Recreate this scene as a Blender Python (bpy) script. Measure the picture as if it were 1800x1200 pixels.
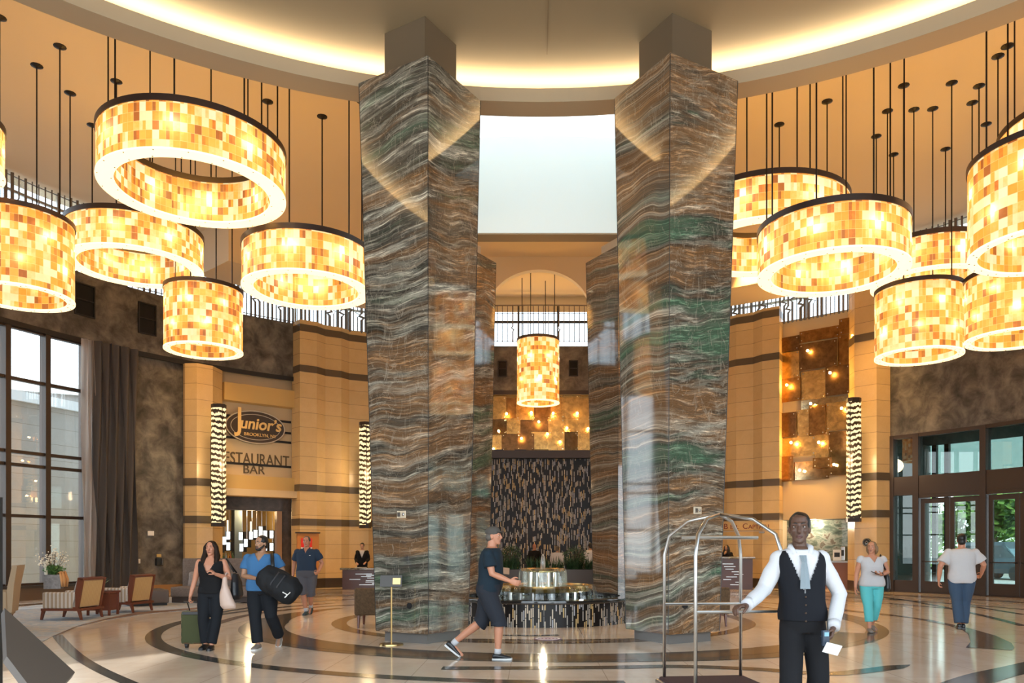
import bpy, bmesh, math, random
from math import sin, cos, pi, atan, atan2, sqrt, radians
from mathutils import Vector, Matrix, Quaternion, noise as mnoise

for o in list(bpy.data.objects):
    bpy.data.objects.remove(o)
SC = bpy.context.scene
COL = SC.collection

# ------------------------------------------------------------------ camera, world, exposure
F, CX, HY, EYE = 1380.0, 938.0, 965.0, 1.5       # focal length and principal point in 1800x1200 pixels
camd = bpy.data.cameras.new('camera')
cam = bpy.data.objects.new('camera', camd); COL.objects.link(cam)
cam.location = (0, 0, EYE); cam.rotation_euler = (pi/2, 0, 0)
camd.sensor_width = 36.0; camd.lens = F/1800*36
camd.shift_x = (900-CX)/1800; camd.shift_y = (HY-600)/1800
camd.clip_start = 0.05; camd.clip_end = 400
SC.camera = cam

SC.view_settings.view_transform = 'Standard'
SC.view_settings.look = 'None'
SC.view_settings.gamma = 1
SC.view_settings.use_curve_mapping = False
SC.view_settings.exposure = 0.2

W = bpy.data.worlds.new('daylight'); SC.world = W
W.use_nodes = True
wn = W.node_tree.nodes; wl = W.node_tree.links
for n in list(wn): wn.remove(n)
w_out = wn.new('ShaderNodeOutputWorld'); w_bg = wn.new('ShaderNodeBackground')
w_tc = wn.new('ShaderNodeTexCoord'); w_sep = wn.new('ShaderNodeSeparateXYZ'); w_rp = wn.new('ShaderNodeValToRGB')
wl.new(w_tc.outputs['Generated'], w_sep.inputs[0]); wl.new(w_sep.outputs['Z'], w_rp.inputs[0])
w_rp.color_ramp.elements[0].position = 0.0; w_rp.color_ramp.elements[0].color = (0.86, 0.93, 0.97, 1)
w_rp.color_ramp.elements[1].position = 0.6; w_rp.color_ramp.elements[1].color = (0.55, 0.78, 1.0, 1)
wl.new(w_rp.outputs[0], w_bg.inputs[0]); w_bg.inputs[1].default_value = 3.6
wl.new(w_bg.outputs[0], w_out.inputs[0])

def light(name, kind, loc, energy, color, size=0.05, rot=None, parent=None, **kw):
    d = bpy.data.lights.new(name, kind); d.energy = energy; d.color = color
    if kind in ('POINT', 'SPOT'): d.shadow_soft_size = size
    if kind == 'AREA': d.size = size
    for k, v in kw.items(): setattr(d, k, v)
    o = bpy.data.objects.new(name, d); COL.objects.link(o); o.location = loc
    if rot: o.rotation_euler = rot
    if parent: o.parent = parent
    return o

sun = light('sun', 'SUN', (0, 0, 40), 4.0, (1.0, 0.95, 0.86), rot=(radians(48), 0, radians(-35)))
sun.data.angle = radians(1.5)

WARM = (1.0, 0.55, 0.12)
WARM2 = (1.0, 0.70, 0.38)
light('entrance_fill', 'AREA', (0, -6.5, 4.6), 420, (0.90, 0.95, 1.0), 12.0, rot=(pi/2, 0, 0), shape='RECTANGLE', size_y=8.0)  # added fill behind the camera, standing in for daylight from an unbuilt entrance

# ------------------------------------------------------------------ the plan of the place
RC = (0.2, 16.9); RR = 16.5                 # centre and radius of the rotunda
ZC = 12.45                                  # main ceiling
def at(px, py, Y): return Vector(((px-CX)/F*Y, Y, EYE-(py-HY)/F*Y))
def fl(px, py):
    Y = F*EYE/(py-HY); return Vector(((px-CX)/F*Y, Y, 0))
def rp(a, R=RR, z=0.0): return Vector((RC[0]+R*sin(a), RC[1]+R*cos(a), z))
def onwall(px, R=RR):
    t = (px-CX)/F
    A = t*t+1; B = -2*(t*RC[0]+RC[1]); C = RC[0]**2+RC[1]**2-R*R
    Y = (-B+sqrt(max(B*B-4*A*C, 0)))/(2*A)
    return Vector((t*Y, Y, 0))
def AN(px, R=RR):
    p = onwall(px, R); return atan2(p.x-RC[0], p.y-RC[1])
def ZW(px, py, R=RR): return EYE-(py-HY)/F*onwall(px, R).y

# ------------------------------------------------------------------ mesh builder
class MB:
    def __init__(s): s.v = []; s.f = []; s.m = []
    def add(s, vs, fs, mi=0):
        b = len(s.v); s.v += [tuple(v) for v in vs]
        for f in fs: s.f.append(tuple(i+b for i in f)); s.m.append(mi)
        return s
    def quad(s, a, b, c, d, mi=0): return s.add([a, b, c, d], [(0, 1, 2, 3)], mi)
    def box(s, c, d, rz=0.0, mi=0, M=None):
        x, y, z = d[0]/2, d[1]/2, d[2]/2
        vs = [Vector(p) for p in ((-x,-y,-z),(x,-y,-z),(x,y,-z),(-x,y,-z),(-x,-y,z),(x,-y,z),(x,y,z),(-x,y,z))]
        R = M if M is not None else Matrix.Rotation(rz, 3, 'Z')
        vs = [R @ v+Vector(c) for v in vs]
        return s.add(vs, [(0,3,2,1),(4,5,6,7),(0,1,5,4),(1,2,6,5),(2,3,7,6),(3,0,4,7)], mi)
    def prism(s, poly, z0, z1, mi=0):
        n = len(poly)
        vs = [(p[0], p[1], z0) for p in poly]+[(p[0], p[1], z1) for p in poly]
        fs = [tuple(range(n-1, -1, -1)), tuple(range(n, 2*n))]+[(i, (i+1) % n, n+(i+1) % n, n+i) for i in range(n)]
        return s.add(vs, fs, mi)
    def loft(s, secs, mi=0, caps=True):
        # secs: list of closed loops (same count)
        n = len(secs[0]); b = []
        for q in secs: b += [tuple(p) for p in q]
        fs = []
        for k in range(len(secs)-1):
            for i in range(n):
                j = (i+1) % n
                fs.append((k*n+i, k*n+j, (k+1)*n+j, (k+1)*n+i))
        if caps:
            fs.append(tuple(range(n-1, -1, -1))); fs.append(tuple((len(secs)-1)*n+i for i in range(n)))
        return s.add(b, fs, mi)
    def tube(s, pts, rad, n=10, mi=0, sq=1.0, caps=True, round_ends=False):
        pts = [Vector(p) for p in pts]
        rad = [rad]*len(pts) if not isinstance(rad, (list, tuple)) else list(rad)
        if round_ends:
            d0 = (pts[0]-pts[1]).normalized(); d1 = (pts[-1]-pts[-2]).normalized()
            r0, r1 = rad[0], rad[-1]; p0, p1 = pts[0], pts[-1]
            pts = [p0+d0*r0*0.97, p0+d0*r0*0.7]+pts+[p1+d1*r1*0.7, p1+d1*r1*0.97]
            rad = [r0*0.24, r0*0.71]+rad+[r1*0.71, r1*0.24]
        secs = []; ref = None
        for i, p in enumerate(pts):
            a = pts[max(i-1, 0)]; c = pts[min(i+1, len(pts)-1)]
            t = (c-a).normalized()
            if ref is None:
                ref = Vector((0, 0, 1)) if abs(t.z) < 0.9 else Vector((1, 0, 0))
            u = (ref-t*ref.dot(t)); 
            if u.length < 1e-5: u = t.orthogonal()
            u.normalize(); w = t.cross(u); ref = u
            secs.append([p+(u*cos(2*pi*k/n)*sq+w*sin(2*pi*k/n))*rad[i] for k in range(n)])
        return s.loft(secs, mi, caps)
    def lathe(s, prof, n=32, c=(0, 0, 0), mi=0, a0=0.0, a1=2*pi, closed=True):
        full = abs(a1-a0-2*pi) < 1e-6
        m = n if full else n+1; k = len(prof); vs = []
        for i in range(m):
            a = a0+(a1-a0)*i/n
            for r, z in prof: vs.append((c[0]+r*sin(a), c[1]+r*cos(a), c[2]+z))
        fs = []
        for i in range(n):
            j = (i+1) % m
            for q in range(k-1 if not closed else k):
                q2 = (q+1) % k
                fs.append((i*k+q, i*k+q2, j*k+q2, j*k+q))
        if closed and not full:
            fs.append(tuple(range(k))); fs.append(tuple((m-1)*k+q for q in range(k-1, -1, -1)))
        return s.add(vs, fs, mi)
    def ell(s, c, r, nu=14, nv=10, mi=0, M=None):
        secs = []; c = Vector(c)
        for j in range(nv+1):
            ph = -pi/2+pi*min(max(j/nv, 0.02), 0.98)
            ring = []
            for i in range(nu):
                a = 2*pi*i/nu
                v = Vector((r[0]*cos(ph)*cos(a), r[1]*cos(ph)*sin(a), r[2]*sin(ph)))
                if M is not None: v = M @ v
                ring.append(c+v)
            secs.append(ring)
        return s.loft(secs, mi)
    def rbox(s, c, d, b=0.02, rz=0.0, mi=0, seg=2):
        # rounded box
        bm = bmesh.new(); bmesh.ops.create_cube(bm, size=1)
        bmesh.ops.scale(bm, vec=d, verts=bm.verts)
        bmesh.ops.bevel(bm, geom=bm.edges[:], offset=min(b, min(d)*0.49), segments=seg, profile=0.6, affect='EDGES')
        R = Matrix.Rotation(rz, 3, 'Z')
        bm.verts.ensure_lookup_table()
        for i, v in enumerate(bm.verts): v.index = i
        s.add([R @ v.co+Vector(c) for v in bm.verts], [[v.index for v in f.verts] for f in bm.faces], mi)
        bm.free(); return s
    def build(s, name, mats, parent=None, smooth=False, loc=None, angle=None):
        me = bpy.data.meshes.new(name)
        me.from_pydata(s.v, [], s.f)
        mats = mats if isinstance(mats, (list, tuple)) else [mats]
        for m in mats: me.materials.append(m)
        if len(mats) > 1: me.polygons.foreach_set('material_index', s.m)
        me.validate(); 
        bm = bmesh.new(); bm.from_mesh(me)
        bmesh.ops.recalc_face_normals(bm, faces=bm.faces); bm.to_mesh(me); bm.free()
        if smooth or angle:
            me.polygons.foreach_set('use_smooth', [True]*len(me.polygons))
            if angle:
                me.set_sharp_from_angle(angle=radians(angle))
        me.update()
        o = bpy.data.objects.new(name, me); COL.objects.link(o)
        if parent is not None: o.parent = parent
        if loc is not None: o.location = loc
        return o

def tag(o, label=None, cat=None, group=None, kind=None):
    if label: o['label'] = label
    if cat: o['category'] = cat
    if group: o['group'] = group
    if kind: o['kind'] = kind
    return o
def thing(name, label, cat, loc=(0, 0, 0), rz=0.0, group=None):
    o = bpy.data.objects.new(name, None); COL.objects.link(o); o.empty_display_size = 0.2
    o.location = loc; o.rotation_euler = (0, 0, rz)
    return tag(o, label, cat, group, 'thing')
def struct(name, mb, mats, smooth=False, parent=None, angle=None):
    o = mb.build(name, mats, parent, smooth, angle=angle)
    if parent is None: o['kind'] = 'structure'
    return o

# ------------------------------------------------------------------ materials
def newmat(name):
    m = bpy.data.materials.new(name); m.use_nodes = True
    nt = m.node_tree
    return m, nt, nt.nodes['Principled BSDF'], nt.nodes['Material Output']
def mat(name, col, rough=0.5, metal=0.0, spec=0.5, emit=None, es=0.0, **kw):
    m, nt, b, o = newmat(name)
    b.inputs['Base Color'].default_value = (*col, 1); b.inputs['Roughness'].default_value = rough
    b.inputs['Metallic'].default_value = metal; b.inputs['Specular IOR Level'].default_value = spec
    if emit: b.inputs['Emission Color'].default_value = (*emit, 1); b.inputs['Emission Strength'].default_value = es
    for k, v in kw.items(): b.inputs[k].default_value = v
    return m
class NT:
    """short-hand for building node graphs"""
    def __init__(s, nt): s.nt = nt
    def n(s, t, **kw):
        x = s.nt.nodes.new('ShaderNode'+t)
        for k, v in kw.items():
            if k.startswith('i_'):
                key = k[2:]; key = int(key) if key.isdigit() else key.replace('_', ' ')
                if hasattr(v, 'is_output'): s.nt.links.new(v, x.inputs[key])
                else: x.inputs[key].default_value = v
            else: setattr(x, k, v)
        return x
    def m(s, op, a, b=None, c=None):
        x = s.nt.nodes.new('ShaderNodeMath'); x.operation = op
        for i, v in enumerate((a, b, c)):
            if v is None: continue
            if hasattr(v, 'is_output'): s.nt.links.new(v, x.inputs[i])
            else: x.inputs[i].default_value = v
        return x.outputs[0]
    def ramp(s, fac, stops, interp='LINEAR'):
        x = s.nt.nodes.new('ShaderNodeValToRGB'); cr = x.color_ramp; cr.interpolation = interp
        while len(cr.elements) < len(stops): cr.elements.new(0.5)
        for e, (p, c) in zip(cr.elements, stops): e.position = p; e.color = (*c, 1) if len(c) == 3 else c
        s.nt.links.new(fac, x.inputs[0]); return x.outputs[0]
    def mix(s, fac, a, b, blend='MIX'):
        x = s.nt.nodes.new('ShaderNodeMix'); x.data_type = 'RGBA'; x.blend_type = blend
        for i, v in ((0, fac), (6, a), (7, b)):
            if hasattr(v, 'is_output'): s.nt.links.new(v, x.inputs[i])
            elif i == 0: x.inputs[0].default_value = v
            else: x.inputs[i].default_value = (*v, 1)
        return x.outputs[2]
    def pos(s): return s.n('TexCoord').outputs['Object']
    def mapping(s, vec, scale=(1, 1, 1), rot=(0, 0, 0), loc=(0, 0, 0)):
        x = s.n('Mapping'); s.nt.links.new(vec, x.inputs[0])
        x.inputs['Scale'].default_value = scale; x.inputs['Rotation'].default_value = rot; x.inputs['Location'].default_value = loc
        return x.outputs[0]
    def noise(s, vec, scale=5.0, detail=4.0, rough=0.55, dist=0.0, out='Fac'):
        x = s.n('TexNoise'); s.nt.links.new(vec, x.inputs['Vector'])
        x.inputs['Scale'].default_value = scale; x.inputs['Detail'].default_value = detail
        x.inputs['Roughness'].default_value = rough; x.inputs['Distortion'].default_value = dist
        return x.outputs[out]
    def link(s, a, b): s.nt.links.new(a, b)

def mottled(name, stops, scale=1.2, rough=0.6, detail=6, bump=0.0, metal=0.0, stretch=(1, 1, 1), spec=0.5, coat=0.0):
    m, nt, b, o = newmat(name); N = NT(nt)
    v = N.mapping(N.pos(), stretch)
    f = N.noise(v, scale, detail, 0.62, 0.4)
    N.link(N.ramp(f, stops), b.inputs['Base Color'])
    b.inputs['Roughness'].default_value = rough; b.inputs['Metallic'].default_value = metal; b.inputs['Specular IOR Level'].default_value = spec
    b.inputs['Coat Weight'].default_value = coat
    if bump:
        bp = N.n('Bump'); bp.inputs['Strength'].default_value = bump; bp.inputs['Distance'].default_value = 0.01
        N.link(N.noise(v, scale*14, 3, 0.6), bp.inputs['Height']); N.link(bp.outputs[0], b.inputs['Normal'])
    return m

def granite(name, seed=0.0, warm=0.5, green=0.5):
    m, nt, b, o = newmat(name); N = NT(nt)
    p = N.pos(); sp = N.n('SeparateXYZ', i_0=p)
    x, y, z = sp.outputs
    along = N.m('ADD', x, N.m('MULTIPLY', y, 0.45))
    # beds dip slightly and swell
    swell = N.noise(N.mapping(p, (0.55, 0.55, 0.4), loc=(seed, seed*2, seed)), 1.0, 2, 0.4)
    swell2 = N.noise(N.mapping(p, (2.2, 2.2, 1.6), loc=(seed*3, 0, seed)), 1.0, 3, 0.55)
    h = N.m('ADD', z, N.m('ADD', N.m('MULTIPLY', swell, 0.95), N.m('MULTIPLY', swell2, 0.055)))
    h = N.m('SUBTRACT', h, N.m('MULTIPLY', along, 0.20))
    cv = N.n('CombineXYZ', i_0=N.m('MULTIPLY', along, 0.35), i_1=seed, i_2=N.m('MULTIPLY', h, 3.3)).outputs[0]
    beds = N.noise(cv, 1.0, 7, 0.66, 0.25)
    cv2 = N.n('CombineXYZ', i_0=N.m('MULTIPLY', along, 2.6), i_1=seed+5, i_2=N.m('MULTIPLY', h, 30.0)).outputs[0]
    streak = N.noise(cv2, 1.0, 8, 0.78, 0.5)
    base = N.ramp(beds, [(0.30, (0.035, 0.035, 0.032)), (0.39, (0.11, 0.105, 0.092)), (0.45, (0.34, 0.34, 0.31)), (0.49, (0.075, 0.073, 0.065)), (0.56, (0.18, 0.175, 0.16)), (0.62, (0.62, 0.63, 0.58)), (0.67, (0.12, 0.12, 0.11))])
    cv3 = N.n('CombineXYZ', i_0=N.m('MULTIPLY', along, 0.22), i_1=seed+9, i_2=N.m('MULTIPLY', h, 1.35)).outputs[0]
    hue = N.noise(cv3, 1.0, 5, 0.6, 0.2)
    rust = N.ramp(hue, [(0.50-0.07*warm, (0, 0, 0)), (0.56, (1, 1, 1)), (0.60, (1, 1, 1)), (0.66, (0, 0, 0))])
    grn = N.ramp(hue, [(0.34+0.05*green, (1, 1, 1)), (0.40+0.08*green, (0, 0, 0))])
    c = N.mix(N.m('MULTIPLY', rust, 0.30+0.45*warm), base, (0.42, 0.215, 0.085))
    c = N.mix(N.m('MULTIPLY', grn, 0.30+0.55*green), c, (0.095, 0.215, 0.15))
    st = N.ramp(streak, [(0.32, (0.25, 0.25, 0.25)), (0.44, (0.8, 0.8, 0.8)), (0.50, (0.45, 0.45, 0.45)), (0.56, (1.15, 1.15, 1.15)), (0.64, (2.1, 2.1, 2.0)), (0.70, (0.8, 0.8, 0.8))])
    c = N.mix(1.0, N.mix(1.0, c, st, 'MULTIPLY'), (0.90, 0.83, 0.73), 'MULTIPLY')
    # fine pale veins that cross the beds
    vein = N.noise(N.mapping(p, (3.2, 3.2, 1.1), loc=(0, seed, 2)), 1.0, 4, 0.6, 1.2)
    vm = N.ramp(N.m('ABSOLUTE', N.m('SUBTRACT', vein, 0.5)), [(0.0, (1, 1, 1)), (0.012, (0, 0, 0))])
    c = N.mix(N.m('MULTIPLY', vm, 0.35), c, (0.48, 0.42, 0.33))
    N.link(c, b.inputs['Base Color'])
    b.inputs['Roughness'].default_value = 0.05; b.inputs['IOR'].default_value = 1.85
    return m

def limestone(name, c0, c1, joint=0.56, z0=0.0):
    m, nt, b, o = newmat(name); N = NT(nt)
    p = N.pos(); sp = N.n('SeparateXYZ', i_0=p)
    f = N.noise(p, 3.0, 5, 0.6); f2 = N.noise(p, 34.0, 3, 0.6)
    c = N.mix(f, c0, c1)
    c = N.mix(N.m('MULTIPLY', f2, 0.28), c, tuple(k*0.62 for k in c0))
    row = N.m('FLOOR', N.m('DIVIDE', N.m('SUBTRACT', sp.outputs[2], z0), joint))
    wnz = N.n('TexWhiteNoise', noise_dimensions='1D'); N.link(row, wnz.inputs['W'])
    c = N.mix(N.m('MULTIPLY', wnz.outputs[0], 0.16), c, tuple(k*0.6 for k in c0))
    fr = N.m('FRACT', N.m('DIVIDE', N.m('SUBTRACT', sp.outputs[2], z0), joint))
    j = N.m('LESS_THAN', fr, 0.022)
    c = N.mix(N.m('MULTIPLY', j, 0.75), c, (0.16, 0.11, 0.06))
    N.link(c, b.inputs['Base Color'])
    b.inputs['Roughness'].default_value = 0.24; b.inputs['Specular IOR Level'].default_value = 0.5
    return m

def floor_mat():
    m, nt, b, o = newmat('polished_marble_floor'); N = NT(nt)
    p = N.pos(); sp = N.n('SeparateXYZ', i_0=p)
    tx = N.m('DIVIDE', N.m('ADD', sp.outputs[0], 0.3), 1.15); ty = N.m('DIVIDE', sp.outputs[1], 1.15)
    cell = N.n('CombineXYZ', i_0=N.m('FLOOR', tx), i_1=N.m('FLOOR', ty)).outputs[0]
    wnz = N.n('TexWhiteNoise', noise_dimensions='2D'); N.link(cell, wnz.inputs['Vector'])
    cl = N.noise(N.mapping(p, (1.6, 0.7, 1)), 1.0, 6, 0.62, 0.7)
    c = N.ramp(cl, [(0.25, (0.70, 0.58, 0.46)), (0.5, (0.82, 0.71, 0.59)), (0.75, (0.88, 0.79, 0.68))])
    c = N.mix(N.m('MULTIPLY', wnz.outputs[0], 0.25), c, (0.62, 0.48, 0.35))
    jx = N.m('LESS_THAN', N.m('FRACT', tx), 0.008); jy = N.m('LESS_THAN', N.m('FRACT', ty), 0.008)
    c = N.mix(N.m('MULTIPLY', N.m('MAXIMUM', jx, jy), 0.55), c, (0.25, 0.18, 0.12))
    N.link(c, b.inputs['Base Color'])
    b.inputs['Roughness'].default_value = 0.10; b.inputs['Specular IOR Level'].default_value = 0.6
    return m

def tile_glow(name, n_cols, es=1.0, row=0.165, seed=0.0, inner=False):
    """onyx tiles of a lit lamp shade: translucent stone that glows"""
    m, nt, b, o = newmat(name); N = NT(nt)
    p = N.pos(); sp = N.n('SeparateXYZ', i_0=p)
    u = N.m('MULTIPLY', N.m('ADD', N.m('DIVIDE', N.m('ARCTAN2', sp.outputs[0], sp.outputs[1]), 2*pi), 0.5), float(n_cols))
    v = N.m('DIVIDE', sp.outputs[2], row)
    def cellnoise(uu, w):
        c = N.n('CombineXYZ', i_0=N.m('FLOOR', uu), i_1=N.m('FLOOR', v), i_2=w).outputs[0]
        x = N.n('TexWhiteNoise', noise_dimensions='3D'); N.link(c, x.inputs['Vector']); return x.outputs[0]
    a = cellnoise(u, seed); h = cellnoise(N.m('MULTIPLY', u, 2.0), seed+3.1); pick = cellnoise(u, seed+7.7)
    t = N.m('ADD', N.m('MULTIPLY', a, 0.80), N.m('MULTIPLY', N.m('MULTIPLY', h, 0.45), N.m('GREATER_THAN', pick, 0.45)))
    cloud = N.noise(p, 9.0, 4, 0.6)
    t = N.m('ADD', t, N.m('MULTIPLY', N.m('SUBTRACT', cloud, 0.5), 0.22))
    col = N.ramp(t, [(0.0, (1.0, 0.84, 0.58)), (0.28, (1.0, 0.73, 0.38)), (0.48, (1.0, 0.44, 0.065)), (0.72, (0.95, 0.31, 0.022)), (0.87, (0.55, 0.14, 0.009)), (1.0, (0.28, 0.06, 0.004))])
    fu = N.m('FRACT', u); fv = N.m('FRACT', v)
    seam = N.m('MAXIMUM', N.m('LESS_THAN', fv, 0.045), N.m('LESS_THAN', fu, 0.035))
    col2 = N.mix(N.m('MULTIPLY', seam, 0.6), col, (1.0, 0.72, 0.34))
    em = N.n('Emission'); N.link(col2, em.inputs[0]); em.inputs[1].default_value = es
    tr = N.n('BsdfTranslucent'); N.link(N.mix(0.62, N.mix(0.3, col2, (1, 0.8, 0.5)), (0.02, 0.02, 0.02)), tr.inputs[0])
    gl = N.n('BsdfGlossy'); gl.inputs['Roughness'].default_value = 0.25; gl.inputs[0].default_value = (0.06, 0.06, 0.06, 1)
    s1 = N.n('AddShader'); N.link(em.outputs[0], s1.inputs[0]); N.link(tr.outputs[0], s1.inputs[1])
    s2 = N.n('AddShader'); N.link(s1.outputs[0], s2.inputs[0]); N.link(gl.outputs[0], s2.inputs[1])
    N.link(s2.outputs[0], o.inputs[0])
    return m

def glass(name, tint=(0.96, 0.965, 0.96), refl=0.10, rough=0.0):
    m, nt, b, o = newmat(name); N = NT(nt); nt.nodes.remove(b)
    t = N.n('BsdfTransparent'); t.inputs[0].default_value = (*tint, 1)
    g = N.n('BsdfGlossy'); g.inputs['Roughness'].default_value = rough
    lw = N.n('LayerWeight'); lw.inputs[0].default_value = 0.35
    f = N.m('ADD', N.m('MULTIPLY', lw.outputs['Fresnel'], 0.5), refl*0.5)
    mx = N.n('MixShader'); N.link(f, mx.inputs[0]); N.link(t.outputs[0], mx.inputs[1]); N.link(g.outputs[0], mx.inputs[2])
    N.link(mx.outputs[0], o.inputs[0]); return m

def zebra(name, es):
    m, nt, b, o = newmat(name); N = NT(nt)
    p = N.pos(); sp = N.n('SeparateXYZ', i_0=p)
    nz = N.noise(N.mapping(p, (7, 7, 3)), 1.0, 3, 0.6)
    w = N.m('SINE', N.m('ADD', N.m('MULTIPLY', N.m('SUBTRACT', sp.outputs[2], N.m('MULTIPLY', N.m('ABSOLUTE', sp.outputs[0]), 0.35)), 33.0), N.m('MULTIPLY', N.m('SUBTRACT', nz, 0.5), 9.0)))
    k = N.m('GREATER_THAN', w, 0.05)
    b.inputs['Base Color'].default_value = (0.05, 0.035, 0.02, 1); b.inputs['Roughness'].default_value = 0.35
    N.link(N.mix(k, (0, 0, 0), (1.0, 0.76, 0.38)), b.inputs['Emission Color']); b.inputs['Emission Strength'].default_value = es
    return m

def stick_tiles(name, sx, sz, dens=0.42, polar=None):
    """matchstick mosaic: dark ground with short upright pale sticks"""
    m, nt, b, o = newmat(name); N = NT(nt)
    p = N.pos(); sp = N.n('SeparateXYZ', i_0=p)
    if polar: u = N.m('MULTIPLY', N.m('ARCTAN2', sp.outputs[0], sp.outputs[1]), polar/sx)
    else: u = N.m('DIVIDE', sp.outputs[0], sx)
    ci = N.m('FLOOR', u)
    w1 = N.n('TexWhiteNoise', noise_dimensions='1D'); N.link(ci, w1.inputs['W'])
    v = N.m('ADD', N.m('DIVIDE', sp.outputs[2], sz), N.m('MULTIPLY', w1.outputs[0], 7.0))
    cc = N.n('CombineXYZ', i_0=ci, i_1=N.m('FLOOR', v)).outputs[0]
    w2 = N.n('TexWhiteNoise', noise_dimensions='2D'); N.link(cc, w2.inputs['Vector'])
    w3 = N.n('TexWhiteNoise', noise_dimensions='3D'); N.link(cc, w3.inputs['Vector'])
    on = N.m('LESS_THAN', w2.outputs[0], dens)
    gap = N.m('GREATER_THAN', N.m('FRACT', u), 0.36)
    gap = N.m('MULTIPLY', gap, N.m('GREATER_THAN', N.m('FRACT', v), 0.08))
    c = N.ramp(w3.outputs[0], [(0.0, (0.42, 0.40, 0.36)), (0.35, (0.66, 0.58, 0.46)), (0.6, (0.45, 0.46, 0.50)), (0.8, (0.66, 0.48, 0.22)), (1.0, (0.26, 0.22, 0.18))], 'CONSTANT')
    c = N.mix(N.m('MULTIPLY', on, gap), (0.012, 0.010, 0.010), c)
    N.link(c, b.inputs['Base Color']); b.inputs['Roughness'].default_value = 0.35; b.inputs['Specular IOR Level'].default_value = 0.25
    return m

def stripes(name, a, bcol, w, axis=0, rough=0.8):
    m, nt, b, o = newmat(name); N = NT(nt)
    sp = N.n('SeparateXYZ', i_0=N.pos())
    k = N.m('LESS_THAN', N.m('FRACT', N.m('DIVIDE', sp.outputs[axis], w)), 0.5)
    nz = N.noise(N.pos(), 60, 2)
    c = N.mix(k, a, bcol); c = N.mix(N.m('MULTIPLY', nz, 0.2), c, tuple(x*0.6 for x in a))
    N.link(c, b.inputs['Base Color']); b.inputs['Roughness'].default_value = rough
    return m

M = {}
M['granite_a'] = granite('banded_granite_grey', 1.3, 0.45, 0.35)
M['granite_b'] = granite('banded_granite_green', 6.7, 0.55, 0.95)
M['granite_c'] = granite('banded_granite_rust', 11.2, 0.9, 0.6)
M['granite_d'] = granite('banded_granite_pale', 17.9, 0.65, 0.6)
M['lime'] = limestone('cream_limestone', (0.66, 0.445, 0.20), (0.80, 0.58, 0.30))
M['limeband'] = mat('brown_stone_band', (0.115, 0.085, 0.055), 0.3)
M['limebase'] = mat('dark_stone_base', (0.055, 0.042, 0.035), 0.25)
M['wallgrey'] = mottled('mottled_bronze_plaster', [(0.30, (0.030, 0.027, 0.024)), (0.44, (0.078, 0.070, 0.061)), (0.56, (0.145, 0.130, 0.110)), (0.74, (0.25, 0.23, 0.19))], 1.9, 0.5, 12)
M['walldark'] = mottled('dark_stone_cladding', [(0.3, (0.025, 0.02, 0.018)), (0.55, (0.075, 0.058, 0.05)), (0.8, (0.13, 0.10, 0.09))], 2.4, 0.3, 7)
M['wallcream'] = mat('cream_wall_paint', (0.64, 0.49, 0.29), 0.6)
M['wallgold'] = mat('gold_wall_paint', (0.60, 0.40, 0.14), 0.45)
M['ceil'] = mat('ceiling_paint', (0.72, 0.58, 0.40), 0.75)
M['ceil_dome'] = mat('dome_shaded_paint', (0.27, 0.20, 0.115), 0.7)  # ceiling cream darkened: the dome's dimness is put into the colour
M['beam'] = mat('beam_paint', (0.40, 0.31, 0.20), 0.7)
M['well'] = mat('skylight_white', (0.84, 0.93, 0.93), 0.8)
M['floor'] = floor_mat()
M['inlay_dark'] = mottled('dark_green_granite_inlay', [(0.3, (0.035, 0.038, 0.036)), (0.7, (0.105, 0.10, 0.088))], 9, 0.13, 5, spec=0.5)
M['inlay_brown'] = mottled('brown_granite_inlay', [(0.3, (0.055, 0.035, 0.026)), (0.5, (0.16, 0.095, 0.055)), (0.7, (0.24, 0.15, 0.085))], 5, 0.13, 8, spec=0.5)
M['bronze'] = mat('dark_bronze', (0.060, 0.046, 0.042), 0.38, 0.6)
M['bronze_frame'] = mat('bronze_window_frame', (0.050, 0.032, 0.023), 0.4, 0.3)
M['black'] = mat('black_metal', (0.012, 0.012, 0.013), 0.4)
M['steel'] = mat('brushed_steel', (0.55, 0.54, 0.52), 0.3, 1.0)
M['brass'] = mat('warm_brass', (0.62, 0.42, 0.17), 0.28, 1.0)
M['white'] = mat('white_paint', (0.8, 0.8, 0.78), 0.5)
M['glass'] = glass('clear_glass')
M['glass_dark'] = glass('smoked_glass', (0.34, 0.44, 0.41), 0.14)
M['glass_door'] = glass('tinted_door_glass', (0.66, 0.74, 0.70), 0.12)
M['diffuser'] = mat('lamp_diffuser', (0.9, 0.8, 0.6), 0.5, emit=(1.0, 0.77, 0.43), es=1.35)
M['screw'] = mat('screw_head', (0.05, 0.03, 0.02), 0.4, 0.5)
# ------------------------------------------------------------------ structure helpers
def rbox_at(mb, a, R, dr, w, z0, z1, mi=0):
    p = rp(a, R); mb.box((p.x, p.y, (z0+z1)/2), (w, dr, z1-z0), -a, mi)
def chord(mb, a0, a1, R, dr, z0, z1, mi=0, ext=0.0):
    p, q = rp(a0, R), rp(a1, R); c = (p+q)/2; d = q-p
    mb.box((c.x, c.y, (z0+z1)/2), (d.length+ext, dr, z1-z0), atan2(d.y, d.x), mi)
def ringwall(mb, a0, a1, R0, R1, z0, z1, n=None, mi=0):
    n = n or max(2, int(abs(a1-a0)/0.05))
    mb.lathe([(R0, z0), (R1, z0), (R1, z1), (R0, z1)], n, (RC[0], RC[1], 0), mi, a0, a1)

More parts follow.
